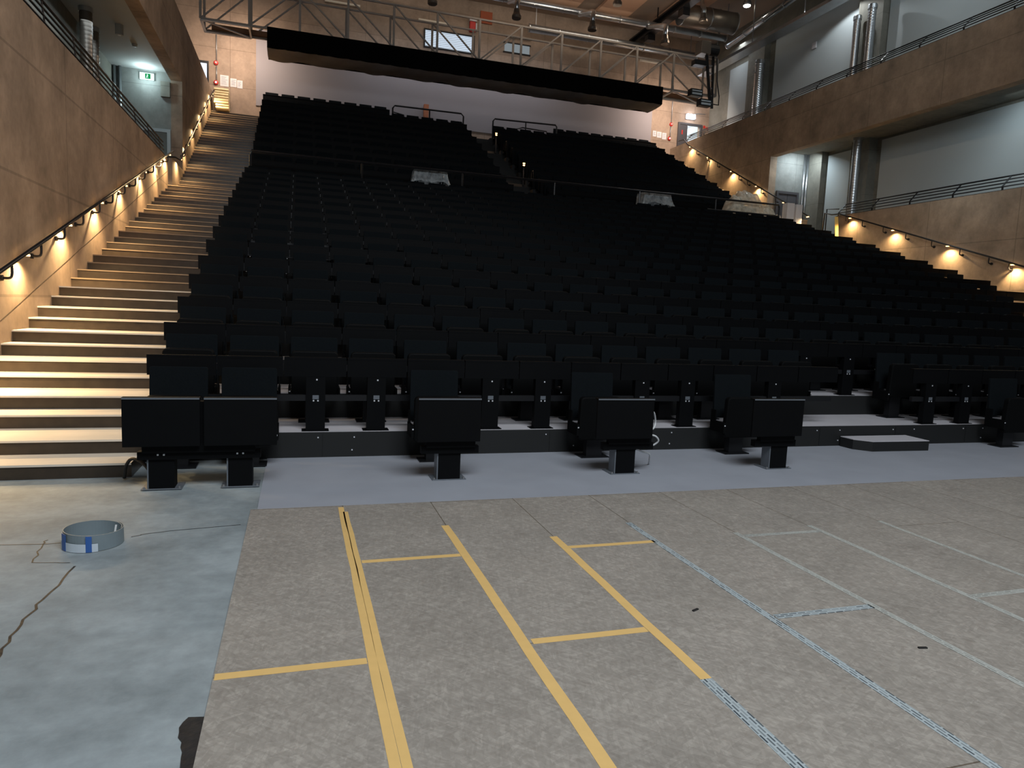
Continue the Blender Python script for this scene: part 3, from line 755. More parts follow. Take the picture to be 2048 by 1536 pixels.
# plastic strip ring on the floor
t = thing('strip_ring', 'coiled grey plastic strip ring with blue print on bare concrete', 'ring', (-1.19, 4.70, .002))
def ringwall(r, h, t0, t1, th, n=48, tilt=0.0, grow=0.0):
    mb = MB(); vs = []; fs = []
    for i in range(n + 1):
        a = t0 + (t1 - t0) * i / n; rr = r + grow * i / n
        for q, z in ((rr, 0), (rr + th, 0), (rr + th, 1), (rr, 1)):
            zz = .003 + z * h + tilt * z * (-math.cos(a))
            vs.append((-1.19 + q * math.cos(a), 4.70 + q * math.sin(a), zz))
    for i in range(n):
        for k in range(4): fs.append((4 * i + k, 4 * i + (k + 1) % 4, 4 * i + 4 + (k + 1) % 4, 4 * i + 4 + k))
    fs += [(0, 1, 2, 3), (4 * n + 3, 4 * n + 2, 4 * n + 1, 4 * n)]
    return mb.add(vs, fs)
ringwall(.150, .10, 0, 2 * PI * 1.12, .005, 60, .006, .010).build('strip', M['ring_grey'], t, smooth=False)
ringwall(.1675, .05, PI * 1.12, PI * 1.62, .002, 20, .004).build('label', M['ring_label'], t)
bpy.context.view_layer.update()
lb = ringwall(.1685, .098, PI * 1.17, PI * 1.26, .002, 6, .004); ringwall(.1685, .098, PI * 1.5, PI * 1.56, .002, 6, .004).build('blue_print', M['ring_blue'], t)
lb.build('blue_print', M['ring_blue'], t)
MB().tube([(-1.09, 4.66, .006), (-1.07, 4.68, .06), (-1.065, 4.70, .115)], .006).build('strip_end', M['white_cable'], t)

# ------------------------------------------------------------------ handrails with lamps
lights = []
def spot(loc, aim, power, col, angle=110, blend=.7, size=.02, name='led_light'):
    l = bpy.data.lights.new(name, 'SPOT'); l.energy = power; l.color = col; l.spot_size = math.radians(angle); l.spot_blend = blend; l.shadow_soft_size = size
    o = bpy.data.objects.new(name, l); C.objects.link(o); o.location = loc
    d = Vector(aim) - Vector(loc); o.rotation_euler = d.to_track_quat('-Z', 'Y').to_euler(); return o
def area(loc, aim, power, col, sx, sy, name='area_light', spread=180):
    l = bpy.data.lights.new(name, 'AREA'); l.energy = power; l.color = col; l.shape = 'RECTANGLE'; l.size = sx; l.size_y = sy; l.spread = math.radians(spread)
    o = bpy.data.objects.new(name, l); C.objects.link(o); o.location = loc
    d = Vector(aim) - Vector(loc); o.rotation_euler = d.to_track_quat('-Z', 'Y').to_euler(); return o
def point(loc, power, col, size=.1, name='point_light'):
    l = bpy.data.lights.new(name, 'POINT'); l.energy = power; l.color = col; l.shadow_soft_size = size
    o = bpy.data.objects.new(name, l); C.objects.link(o); o.location = loc; return o
WARM = (1.0, .69, .34)
def handrail(label, xw, side, pts, brackets, leds, power, ends=None):
    """side=+1: rail stands off towards +x"""
    xr = xw + side * .12
    def z_at(y):
        for (y0, z0), (y1, z1) in zip(pts, pts[1:]):
            if y0 <= y <= y1: return z0 + (z1 - z0) * (y - y0) / (y1 - y0)
        return pts[-1][1]
    t = thing('handrail', label, 'handrail', (xw, pts[0][0], pts[0][1] - .9))
    path = [(xr, y, z) for y, z in pts]
    if ends: path = ends[0] + path + ends[1]
    MB().tube(path, .024, 10).build('rail', M['rail'], t, smooth=True)
    for y in brackets:
        z = z_at(y)
        MB().tube(curve([(xr, y, z - .015), (xr, y, z - .12), (xr - side * .02, y, z - .165), (xw + side * .03, y, z - .17)], 4), .015, 8).tube([(xw + side * .03, y, z - .17), (xw + side * .002, y, z - .17)], .034, 12).build('bracket', M['rail'], t, smooth=False)
    for y in leds:
        z = z_at(y) - .03
        MB().box(xr - .018, xr + .018, y - .045, y + .045, z - .012, z + .01).build('lamp', M['led'], t)
        spot((xr, y, z - .035), (xr + side * .16, y - .03, z - 1.0), power, WARM, 158, .9)
    return t
lz = lambda y: 1.76 + .3115 * (y - 9.14)
handrail('black lamp-lit handrail on the wall of the lower left stairs', XL, 1, [(6.1, lz(6.1)), (20.5, lz(20.5))],
         [6.5, 7.45, 8.4, 9.36, 10.34, 11.3, 12.22, 13.16, 14.03, 14.95, 15.88, 16.8, 17.75, 18.7, 19.6], [6.5, 8.1, 9.85, 11.55, 13.3, 15.05, 16.85, 18.65, 19.9], 180)
uz = lambda y: 5.47 + .503 * (y - 21.98)
handrail('black lamp-lit handrail on the wall of the upper left stairs', XL, 1, [(21.5, 5.24), (22.0, uz(22.0)), (29.8, uz(29.8))],
         [22.4, 23.4, 24.2, 25.1, 26.0, 26.9, 27.8, 28.8, 29.5], [21.7, 23.03, 24.85, 26.58, 28.3, 29.4], 110,  # topmost lamp is added to light the sack stack
         ends=([(XL - .28, 21.0, 5.22), (XL + .08, 21.0, 5.22)], []))
rz = lambda y: 5.05 + .316 * (y - 18.79)
handrail('black lamp-lit handrail on the wall of the lower right stairs', XR, -1, [(9.0, rz(9.0)), (18.9, rz(18.9)), (19.25, rz(18.9) + .02)],
         [11.1, 12.05, 13.0, 13.55, 14.4, 15.3, 16.2, 17.05, 17.9, 18.6], [11.05, 12.91, 14.78, 16.68, 18.42], 100,
         ends=([], [(XR - .1, 19.6, 5.2), (XR - .05, 19.7, 4.6)]))
vz = lambda y: 6.34 + .495 * (y - 22.72)
handrail('black lamp-lit handrail on the wall of the upper right stairs', XR, -1, [(20.4, vz(20.4)), (28.72, vz(28.72))],
         [21.3, 22.2, 23.1, 24.0, 24.6, 25.3, 26.2, 27.0, 27.9], [20.4, 21.74, 23.43, 25.17, 26.99, 28.5], 100,
         ends=([], [(XR - .1, 29.1, 9.62), (XR - .1, 29.6, 9.66)]))

# gallery railings: leaning posts with four bars
def railing(label, x, y0, y1, step, zt, side, posts=None, lean=.26):
    t = thing('gallery_railing', label, 'railing', (x, y0, zt), 'railings on the gallery parapets')
    off = lambda h: side * (.06 + (.0 if h < .12 else lean * (h - .12) / .28))
    ys = posts or [y0 + step * i for i in range(int((y1 - y0) / step) + 1)]
    for y in ys:
        if y > y1 + .01: break
        MB().bar((x + off(0), y, zt), (x + off(.12), y, zt + .12), .012, .05, up=(0, 1, 0)).bar((x + off(.12), y, zt + .115), (x + off(.4), y, zt + .4), .012, .05, up=(0, 1, 0)).build('post', M['rail'], t)
    for h in (.10, .2, .3, .4):
        MB().tube([(x + off(h), y0, zt + h), (x + off(h), y1, zt + h)], .016 if h < .4 else .021, 8).build('rail', M['rail'], t, smooth=True)
    MB().box(x + side * .0, x + side * .13, y0, y1, zt, zt + .012).build('base_strip', M['rail'], t)
    return t
railing('black gallery railing on top of the lower right parapet', XR, 7.4, 19.15, 1.40, 5.06, 1, [y for y in [9.35 + 1.4 * i for i in range(8)]])
railing('black gallery railing on top of the upper right parapet', XR, 9.0, 29.3, 1.392, 9.5, 1, [9.6 + 1.392 * i for i in range(15)])
railing('dark gallery railing on top of the lower left parapet', XL - .02, 7.2, 20.3, 1.4, 5.06, -1, lean=.03)
# end post of lower right railing
t = thing('end_rail', 'short black end rail at the upper end of lower right parapet', 'railing', (XR + .1, 19.5, 4.4))
MB().tube([(XR + .1, 19.75, 4.4), (XR + .1, 19.75, 5.36), (XR + .1, 19.2, 5.3)], .02).build('rail', M['rail'], t)

# timber plank leaning at right
tag(MB().bar((16.6, 18.6, 4.15), (16.85, 19.0, 5.0), .1, .03).build('timber_plank', flat('pale_timber', (236, 190, 100), .6)), 'pale timber plank leaning on the lower right stair wall', 'plank')

# guard rails
def guard(name, label, runs, r=.034):
    t = thing(name, label, 'railing', runs[0][0][0])
    for i, (pts, kind) in enumerate(runs):
        MB().tube(pts, r if kind == 'top_rail' else r * .85, 8).build(kind, M['rail'], t, smooth=False)
    return t
ZR = 5.47
runs = [([(-1.24, 20.42, LAND + .02), (-1.24, 20.42, ZR - .1), (-1.2, 20.42, ZR), (15.66, 20.42, ZR), (15.7, 20.42, ZR - .1), (15.7, 20.42, LAND + .02)], 'top_rail')]
for x in (1.7, 4.6, 7.5, 10.4, 13.2): runs.append(([(x, 20.42, LAND + .02), (x, 20.42, ZR)], 'post'))
runs.append(([(12.9, 20.42, 5.1), (15.7, 20.42, 5.1)], 'mid_rail'))
guard('guard_rail', 'long black guard rail across the cross aisle below the upper seats', runs)
zb = UZ[9]
runs = [([(3.6, 29.12, UZ[8]), (3.6, 29.12, 9.40), (3.68, 29.12, 9.50), (6.42, 29.12, 9.52), (6.52, 29.12, 9.42), (6.52, 29.12, UZ[8])], 'top_rail'),
        ([(5.1, 29.12, UZ[8]), (5.1, 29.12, 9.5)], 'post'), ([(3.62, 29.3, 9.30), (4.1, 29.5, 9.28), (4.22, 29.5, UZ[9] + .01)], 'side_rail')]
guard('guard_rail', 'black guard rail behind the top left seats near orange timber', runs)
runs = [([(7.80, 29.12, UZ[8] + .01), (7.80, 29.12, 9.38), (7.88, 29.12, 9.48), (10.6, 29.12, 9.54), (10.66, 29.12, 9.46), (10.66, 29.12, UZ[8] + .01)], 'top_rail'),
        ([(9.25, 29.12, UZ[8]), (9.25, 29.12, 9.5)], 'post'), ([(8.95, 29.4, UZ[9] + .01), (8.95, 29.4, 9.26), (9.2, 29.4, 9.34), (10.3, 29.4, 9.3), (10.36, 29.4, UZ[9] + .01)], 'side_rail')]
guard('guard_rail', 'black guard rail right of the upper aisle stairs', runs)
tag(MB().box(5.05, 5.25, 30.2, 30.4, 8.7, 10.02).build('orange_timber', M['orange'], bevel=.004), 'orange timber board standing against the pale back wall', 'timber')

# step lamps by the aisle
for (x, y, z, lab) in ((7.62, 24.0, 6.68, 'lower small twin lamp beside the upper aisle stairs'), (7.55, 27.6, 8.5, 'upper small twin lamp beside the upper aisle stairs')):
    t = thing('aisle_lamp', lab, 'lamp', (x, y, z - .6), 'small lamps along the upper aisle')
    MB().box(x - .02, x + .02, y, y + .03, z - .75, z + .05).build('post', M['rail'], t)
    MB().box(x - .04, x + .035, y - .02, y, z + .0, z + .03).box(x - .035, x + .03, y - .02, y, z - .07, z - .03).build('lamp', M['led'], t)
    spot((x - .03, y - .05, z - .1), (x - .5, y - .5, z - 1.0), 26, (1, .62, .36), 120, .6)

# plastic-wrapped equipment on the rail
def drape(cx, y, w, label):
    t = thing('draped_table', label, 'table', (cx, y, LAND + .02))
    MB().box(cx - w / 2 + .06, cx + w / 2 - .06, y - .05, y + .45, 5.42, 5.47).build('tabletop', M['desk'], t)
    for sx in (-1, 1):
        for yy in (y, y + .4): MB().box(cx + sx * (w / 2 - .1) - .02, cx + sx * (w / 2 - .1) + .02, yy - .02, yy + .02, LAND + .02, 5.42).build('leg', M['desk'], t)
    nx, ny = 36, 22; vs = []; fs = []
    rnd = random.Random(int(cx * 10))
    ph = [rnd.uniform(0, 6) for _ in range(6)]
    for j in range(ny + 1):
        for i in range(nx + 1):
            u = (i / nx - .5) * 2; v = j / ny
            # sheet laid over: u across the width incl. hanging sides, v front hang -> top -> back
            q = v * 1.3 - .42                       # <0 front hang, 0...52 top, >.52 back hang
            d = max(0, -q) / .42; e = max(0, q - .52) / .36
            side = max(0, abs(u) - .72) / .28       # the ends hang down at the sides
            sg = 1 if u > 0 else -1
            x = cx + min(abs(u) / .72, 1) * sg * (w / 2) + sg * side * (.04 + .14 * d) + u * .10 * d
            yy = y - .07 + max(0, min(.52, q)) - .10 * d + .06 * e
            z = 5.50 - d * (.34 + .16 * u * u) - e * .35 - side * .42 * (1 - d * .75)
            wob = .020 * math.sin(9 * u + ph[0]) * math.sin(7 * v + ph[1]) + .014 * math.sin(21 * u + 9 * v + ph[2]) + .01 * math.sin(37 * u - 15 * v + ph[4])
            hem = .03 * math.sin(6 * u + ph[3]) * d
            vs.append((x + wob * .6, yy - abs(wob) * 1.5, z + wob * .5 + hem))
    for j in range(ny):
        for i in range(nx):
            a = j * (nx + 1) + i; fs.append((a, a + 1, a + nx + 2, a + nx + 1))
    MB().add(vs, fs).build('plastic_sheet', M['plastic'], t, smooth=True)
    return t
drape(3.70, 20.68, .95, 'small table under clear plastic sheet, left one behind the long rail')
drape(11.14, 20.68, .95, 'small table under clear plastic sheet, right one behind the long rail')

# pile under plastic on the right landing
mb = MB(); nx, ny = 70, 34; vs = []; fs = []
rr = random.Random(3); bumps = [(14.2, 20.9, 1.25, .32), (14.6, 21.0, 1.5, .36), (15.0, 21.0, 1.42, .32), (15.5, 20.9, 1.05, .3), (15.8, 20.85, .75, .25)]
for j in range(ny + 1):
    for i in range(nx + 1):
        x = 13.75 + 2.25 * i / nx; y = 20.5 + .92 * j / ny
        h = max([b[2] * math.exp(-abs((x - b[0]) / (b[3] * 1.25)) ** 3.2 - abs((y - b[1]) / .42) ** 4) for b in bumps])
        h += (.05 * math.sin(15 * x + 6 * y) * math.sin(9 * y + 4 * x) + .03 * math.sin(27 * x - 11 * y)) * min(1, h * 1.5)
        vs.append((x, y, LAND + .05 + max(0, h)))
for j in range(ny):
    for i in range(nx):
        a = j * (nx + 1) + i; fs.append((a, a + 1, a + nx + 2, a + nx + 1))
tag(mb.add(vs, fs).build('covered_pile', M['plastic_pile'], smooth=True), 'pile of goods under milky plastic on the right stair landing', 'pile')
tag(MB().box(16.05, 16.35, 20.45, 20.7, LAND + .03, 5.58).build('white_carton', M['paper'], bevel=.005), 'left white upright carton at the right stair landing', 'carton', 'white cartons at the right landing')
tag(MB().box(16.42, 16.68, 20.45, 20.7, LAND + .03, 5.56).build('white_carton', M['paper'], bevel=.005), 'right white upright carton at the right stair landing', 'carton', 'white cartons at the right landing')

# stack of cream sacks at the top of the left stairs
where = ['lowest', 'second lowest', 'third lowest', 'fourth lowest', 'fourth highest', 'third highest', 'second highest', 'topmost']
zs = 8.72
for i in range(8):
    h = .095; mb = MB()
    dx = random.uniform(-.02, .02)
    nx, ny = 8, 5; 
    mb.prism([(a, c) for a, c in rrect(.62, h - .004, .04, 3)], -.25 + dx, .25 - dx * .5, 'x')
    mb.v = [(v[0] - 2.84 + dx, v[1] + 29.95 + dx, v[2] + zs + i * h + .002) for v in mb.v]
    tag(mb.build('cream_sack', M['sack'], bevel=.01, smooth=False), f'{where[i]} cream sack of the stack at the left stair top', 'sack', 'cream sacks stacked at the stair top')

# ------------------------------------------------------------------ back wall fittings
def sheet(x0, x1, z0, z1, label, lines):
    t = thing('wall_notice', label, 'notice', ((x0 + x1) / 2, YB - .01, z0), 'paper notices on the back wall')
    MB().box(x0, x1, YB - .012, YB - .002, z0, z1).build('paper', M['paper'], t)
    mb = MB(); w = x1 - x0
    for i in range(lines):
        z = z1 - .06 - (z1 - z0 - .1) * i / lines
        mb.box(x0 + .04, x0 + w * random.uniform(.55, .9), YB - .015, YB - .0122, z - .012, z)
    mb.build('print', M['ink'], t)
sheet(-2.97, -2.66, 9.78, 10.2, 'leftmost and largest of three paper notices, left back wall', 6)
sheet(-2.60, -2.37, 9.8, 10.12, 'middle of three paper notices on the left back wall', 5)
sheet(-2.35, -2.15, 9.78, 10.08, 'rightmost of three paper notices on the left back wall', 5)
sheet(16.02, 16.2, 9.98, 10.24, 'leftmost of three paper notices left of the open door', 4)
sheet(16.24, 16.48, 9.95, 10.22, 'middle of three paper notices left of the open door', 4)
sheet(16.52, 16.74, 9.9, 10.2, 'rightmost of three paper notices left of the open door', 4)
def alarm(x, z, label, lamp):
    t = thing('fire_alarm', label, 'alarm', (x, YB - .06, z), 'red alarm devices on the back wall')
    MB().lathe([(0, 0), (.08, 0), (.09, .03), (.07, .07), (0, .08)], x, YB - .0, z, 14, rot=Matrix.Rotation(PI / 2, 3, 'X')).build('body', M['red'], t)
    MB().lathe([(0, .08), (.035, .08), (.03, .1), (0, .105)], x, YB, z, 10, rot=Matrix.Rotation(PI / 2, 3, 'X')).build('lens', M['signlit'] if lamp else M['paper'], t)
def conduit(x, z0, z1, label):
    tag(MB().tube([(x, YB - .03, z0), (x, YB - .03, z1)], .022, 8).build('conduit_pipe', M['steel'], smooth=True), label, 'pipe', 'conduits on the back wall')
alarm(-3.12, 10.62, 'upper red alarm on the left end of the back wall', False); alarm(-3.12, 9.88, 'lower red alarm on the left end of the back wall', True)
conduit(-3.1, 9.95, 10.5, 'short grey conduit between the two left alarms'); conduit(-3.1, 10.7, 11.9, 'grey conduit rising from the upper left alarm to catwalk')
alarm(16.95, 10.62, 'upper red alarm beside the open door', False); alarm(16.9, 9.96, 'lower red alarm beside the open door', True)
conduit(16.93, 10.05, 10.52, 'short grey conduit between the two alarms by the door'); conduit(16.95, 10.7, 12.4, 'grey conduit rising from the upper alarm by the door')
t = thing('exit_lamp', 'bright white emergency lamp above the open door', 'lamp', (17.95, YB - .05, 10.98))
MB().box(17.72, 18.18, YB - .16, YB - .04, 10.98, 11.2).build('lens', M['lamp_white'], t, bevel=.03)
MB().box(17.7, 18.2, YB - .04, YB, 10.96, 11.22).build('housing', M['steel'], t)
MB().tube([(18.05, YB - .05, 11.22), (18.4, YB - .05, 11.28), (18.75, YB - .05, 11.3)], .015).build('cable', M['steel'], t)
t = thing('fire_sign', 'small red pictogram sign right of the open door', 'sign', (18.9, YB - .01, 10.6))
MB().box(18.72, 18.82, YB - .012, YB, 10.65, 10.78).build('plate', M['red'], t); MB().box(18.86, 18.98, YB - .012, YB, 10.6, 10.72).build('plate', M['red'], t)
# battens
for x0, x1, z, w in ((.95, 2.35, 13.55, 'leftmost'), (4.75, 6.05, 13.42, 'second from left'), (8.62, 9.75, 13.35, 'third from left'), (11.6, 12.75, 13.35, 'second from right'), (15.1, 16.25, 13.25, 'rightmost')):
    t = thing('tube_batten', f'{w} white tube light batten on the upper back wall', 'lamp', ((x0 + x1) / 2, YB - .1, z), 'tube light battens on the back wall')
    MB().box(x0, x1, YB - .08, YB - .0, z, z + .09).build('housing', M['tube'], t); MB().tube([(x0 + .04, YB - .1, z + .02), (x1 - .04, YB - .1, z + .02)], .03).build('tube', M['tube'], t)
tag(MB().box(7.42, 7.95, YB - .06, YB, 13.75, 14.25).build('wall_cabinet', M['redbrown'], bevel=.01), 'red-brown cabinet high on the back wall above the catwalk', 'cabinet')
t = thing('fire_beacon', 'small red and white beacon above the control room window', 'beacon', (7.05, YB - .1, 13.3))
MB().box(6.95, 7.2, YB - .14, YB, 13.3, 13.72).build('body', M['red'], t, bevel=.02); MB().box(6.93, 7.24, YB - .16, YB, 13.73, 13.82).box(7.21, 7.27, YB - .12, YB, 13.35, 13.68).build('lens', M['paper'], t)

# ------------------------------------------------------------------ catwalk truss
t = thing('catwalk_truss', 'grey steel lattice catwalk spanning the hall before the back wall', 'truss', (6.8, 27.4, 10.95))
X0, X1, Y0, Y1, Z0, Z1 = -3.24, 16.99, 26.9, 28.0, 10.95, 12.45
nodes = [-3.24, -1.68, 0.0, 1.66, 3.3, 4.92, 6.55, 8.22, 9.9, 11.58, 13.2, 14.9, 16.99]
for y, nm in ((Y0, 'near'), (Y1, 'far')):
    MB().bar((X0, y, Z0), (X1, y, Z0), .07, .07).build('bottom_chord', M['truss'], t)
    MB().bar((X0, y, Z1), (X1, y, Z1), .06, .06).build('top_chord', M['truss'], t)
    for i, x in enumerate(nodes):
        MB().bar((x, y, Z0), (x, y, Z1), .08, .05, up=(0, 1, 0)).build('upright', M['truss'], t)
        if i + 1 < len(nodes):
            x2 = nodes[i + 1]
            if 2 <= i < 6: a, b = (x, y, Z1), (x2, y, Z0)
            else: a, b = (x, y, Z0), (x2, y, Z1)
            if i == 11: a, b = (x, y, Z1), (x2, y, Z0)
            MB().bar(a, b, .05, .05).build('diagonal', M['truss'], t)
MB().box(-3.0, 16.8, Y1 - .05, Y1 - .02, Z0 + .04, Z0 + .24).build('toe_board', M['wood'], t)
for hx in (0.0, 3.3, 6.55, 9.9, 13.2): MB().box(hx - .03, hx + .03, 28.0, 28.035, 10.902, 10.95).build('hanger', M['steel_dark'], t)
MB().box(-1.0, 14.3, Y0 + .05, Y1 - .05, Z0 - .01, Z0 + .02).build('deck', M['wood'], t)
for xa, xb in ((-3.24, -1.68), (14.9, 16.9)):
    mb = MB()
    mb.bar((xa, Y0, Z0 - .045), (xb, Y0, Z0 - .045), .06, .03); mb.bar((xa, Y1, Z0 - .045), (xb, Y1, Z0 - .045), .09, .05)
    mb.bar((xa + .03, Y0, Z0 - .045), (xa + .03, Y1, Z0 - .045), .09, .05); mb.bar((xa + .05, Y0, Z0 - .045), (xb, Y1, Z0 - .045), .05, .04); mb.bar((xb, Y0, Z0 - .045), (xb, Y1, Z0 - .045), .06, .04)
    mb.build('end_bracing', M['truss_white'], t)
# hanging black box
t = thing('screen_box', 'long black cloth-covered box hung under the catwalk', 'box', (6.6, 27.5, 10.2))
bx0, bx1 = -1.09, 14.42
MB().box(bx0, bx1, 26.78, 26.84, 10.28, 10.975).box(bx0, bx0 + .06, 26.84, 28.1, 10.28, 10.9).box(bx1 - .06, bx1, 26.84, 28.1, 10.28, 10.9).box(bx0, bx1, 28.04, 28.1, 10.28, 10.9).build('casing', M['cloth_black'], t)
vs = []; fs = []; nx, ny = 90, 10
for j in range(ny + 1):
    for i in range(nx + 1):
        u = i / nx; v = j / ny
        sag = .05 * math.sin(PI * v) * (1 + .4 * math.sin(u * 40) * math.sin(u * 13)) + .015 * math.sin(u * 90 + v * 5) + .03 * v * math.sin(u * 57)
        vs.append((bx0 + (bx1 - bx0) * u, 26.80 + 1.28 * v, 10.275 - sag))
for j in range(ny):
    for i in range(nx):
        a = j * (nx + 1) + i; fs.append((a, a + 1, a + nx + 2, a + nx + 1))
MB().add(vs, fs).build('underside_cloth', M['cloth_grey'], t, smooth=True)

# ------------------------------------------------------------------ ceiling services
def dome_nozzle(x, y, z, label):
    t = thing('air_nozzle', label, 'nozzle', (x, y, z), 'bell-shaped air nozzles under the ceiling')
    MB().lathe([(.0, .0), (.15, 0), (.17, .02), (.17, .1), (.12, .2), (.10, .34), (.08, .34), (.10, .2), (.15, .1), (.14, .01)], x, y, z, 18).build('bell', M['duct_dark'], t, smooth=False)
    MB().lathe([(0, .03), (.145, .03)], x, y, z, 18).build('opening', M['cloth_black'], t)
    MB().tube(curve([(x, y, z + .33), (x, y, z + .55), (x + .15, y + .4, z + .85)] + ([(x + .25, 27.0, 13.30)] if z < 12.5 else [(x + .2, y + .5, ZC - (.141 if x > 14 else 0))]), 5), .085, 10).build('arm_duct', M['galv'], t, smooth=True)
nz = [(4.37, 25, 11.9, 'leftmost bell-shaped air nozzle above the catwalk'), (7.42, 25, 11.9, 'second bell-shaped air nozzle from the left above the catwalk'), (10.37, 25, 11.95, 'third bell-shaped air nozzle from the left above the catwalk'),
      (13.4, 25, 11.92, 'bell-shaped air nozzle left of the hoist ladder'), (15.25, 25.4, 13.15, 'bell-shaped air nozzle under the large duct'), (11.33, 25, 13.0, 'high bell-shaped air nozzle beside a beige ceiling board')]
for a in nz: dome_nozzle(*a)
def duct(path, r, mat, label, cat='duct', grp='ducts under the ceiling', rings=True, along='x'):
    t = thing('air_duct', label, cat, path[0], grp)
    MB().tube(path, r, 20).build('duct_pipe', mat, t, smooth=True)
    for p in (path[0], path[-1]):
        px = p[0] + (.3 if p is path[0] else -.3) * (abs(path[0][0] - path[-1][0]) > 1)
        MB().bar((px, p[1], p[2] + r * .98), (px, p[1], ZC), .03, .03).build('hanger', M['steel'], t)
    if rings:
        P0 = Vector(path[0]); P1 = Vector(path[-1]); d = (P1 - P0); n = max(2, int(d.length / 1.2))
        for i in range(n + 1):
            c = P0 + d * (i / n); MB().tube([c - d.normalized() * .02, c + d.normalized() * .02], r + .015, 20).build('flange_ring', M['galv'], t, smooth=False)
    return t
duct([(14.9, 26.55, 13.85), (17.4, 26.55, 13.85)], .42, M['duct_dark'], 'large round duct below the ceiling at the right')
duct([(5.0, 27.1, 13.45), (17.4, 27.1, 13.45)], .13, M['galv'], 'thin bright duct running across below the ceiling')
duct([(9.3, 29.4, 13.45), (17.4, 29.4, 13.45)], .16, M['galv'], 'farther thin duct running across near the back wall')
duct([(17.6, 22.3, 13.6), (17.75, 27.4, 13.3)], .12, M['galv'], 'bright pipe slanting towards the right upper corner')
t = thing('track_beam', 'dark steel track beam running below the ceiling to back wall', 'beam', (14.6, 24, 13.8))
MB().box(14.42, 14.78, 17, 30.3, 13.98, 14.05).box(14.42, 14.78, 17, 30.3, 13.7, 13.77).box(14.57, 14.63, 17, 30.3, 13.77, 13.98).build('beam', M['steel_dark'], t)
mb = MB()
for y in (19, 22, 25, 28): mb.bar((14.6, y, 14.05), (14.6, y, ZC), .04, .04)
mb.build('hanger', M['steel_dark'], t)
MB().box(14.45, 14.75, 25.6, 26.0, 13.4, 13.69).build('trolley', M['steel_dark'], t)
MB().box(14.45, 14.8, 28.5, 28.8, 13.45, 13.69).build('trolley', M['steel_dark'], t)
t = thing('cable_tray', 'long perforated steel cable tray along the right ceiling edge', 'tray', (17.1, 23, 12.3))
MB().box(17.05, 17.55, 12, 28.6, 12.3, 12.33).box(17.05, 17.07, 12, 28.6, 12.33, 12.42).box(17.53, 17.55, 12, 28.6, 12.33, 12.42).build('tray', M['galv'], t)
mb = MB()
for y in (13, 16, 19, 22, 25, 27.5): mb.bar((17.3, y, 12.42), (17.3, y, ZC), .03, .03)
mb.build('hanger', M['steel'], t)
# ceiling lamp
t = thing('ceiling_lamp', 'bright floodlight under the ceiling in the upper right', 'lamp', (17.2, 25.4, 14.1))
MB().lathe([(0, 0), (.16, 0), (.18, .05), (.12, .22), (0, .24)], 17.2, 25.4, 14.1, 16).build('housing', M['steel'], t)
MB().lathe([(0, -.01), (.14, -.01), (.12, -.03), (0, -.035)], 17.2, 25.4, 14.1, 16).build('lens', emit('flood_lens', (255, 246, 225), 25), t)
# hoist with ladder
t = thing('hoist_ladder', 'dark hoist with hanging ladder and lamps at the catwalk end', 'hoist', (16.3, 26.4, 12.9))
MB().box(15.75, 16.2, 26.2, 26.7, 12.35, 12.85).build('motor_box', M['duct_dark'], t, bevel=.02)
MB().tube([(16.2, 26.45, 12.6), (16.62, 26.45, 12.6)], .24, 18).build('drum', M['steel_dark'], t, smooth=False)
mb = MB(); mb.bar((16.15, 26.45, 12.4), (16.45, 26.4, 10.35), .1, .08, up=(0, 1, 0)); mb.bar((16.5, 26.5, 12.4), (16.6, 26.5, 10.3), .09, .07, up=(0, 1, 0)); mb.build('side_rail', M['steel_dark'], t)
mb = MB()
for i in range(6): mb.bar((16.2 + .05 * i, 26.45, 12.0 - .3 * i), (16.55 + .015 * i, 26.5, 12.0 - .3 * i), .04, .04)
mb.build('rung', M['steel'], t)
MB().tube([(16.62, 26.4, 12.3), (16.7, 26.4, 11.4), (16.85, 26.4, 10.8), (16.85, 26.4, 10.45), (16.6, 26.4, 10.45)], .025).build('loop_rail', M['steel_dark'], t)
for x, z in ((15.65, 10.75), (16.1, 10.4)):
    MB().box(x - .25, x + .3, 26.2, 26.5, z - .12, z + .16).build('floodlight', M['steel_dark'], t, bevel=.02)
    MB().box(x - .2, x + .25, 26.19, 26.199, z - .08, z + .0).box(x - .2, x + .25, 26.19, 26.199, z + .05, z + .1).build('reflector', M['galv'], t)
MB().box(15.55, 16.1, 26.3, 26.6, 11.9, 12.1).build('clamp', M['steel_dark'], t)

# gallery ducts (vertical spiral ducts)
def vduct(x, y, z0, z1, r, label, mat='galv'):
    t = thing('spiral_duct', label, 'duct', (x, y, z0), 'vertical spiral ducts in the galleries')
    n = int((z1 - z0) / .09); mb = MB(); path = []; rad = []
    for i in range(n + 1):
        z = z0 + (z1 - z0) * i / n
        path += [(x, y, z), (x, y, z + .03)]; rad += [r, r]
        path += [(x, y, z + .045)]; rad += [r * 1.035]
    MB().tube(path, rad, 22).build('duct_pipe', M[mat], t, smooth=True)
    MB().tube([(x, y, z1 - .1), (x, y, z1 + .02)], r + .02, 22).build('collar', M['galv'], t)
    return t
fd = vduct(18.45, 26.0, 8.84, 12.3, .19, 'spiral duct at the far end of the upper right gallery')
MB().bar((18.2, 26.0, 11.85), (18.69, 26.0, 11.85), .05, .05).build('wall_bracket', M['steel'], fd)
vduct(18.4, 19.95, 8.84, 12.2, .13, 'right spiral duct near the middle of upper right gallery')
vduct(18.45, 20.65, 8.84, 12.1, .12, 'left spiral duct near the middle of upper right gallery')
vduct(18.35, 20.0, 4.4, 7.9, .14, 'spiral duct before the pillar of the lower right gallery')
vduct(-4.62, 18.6, 4.4, 7.9, .13, 'front spiral duct in the lower left gallery', 'duct_dark')
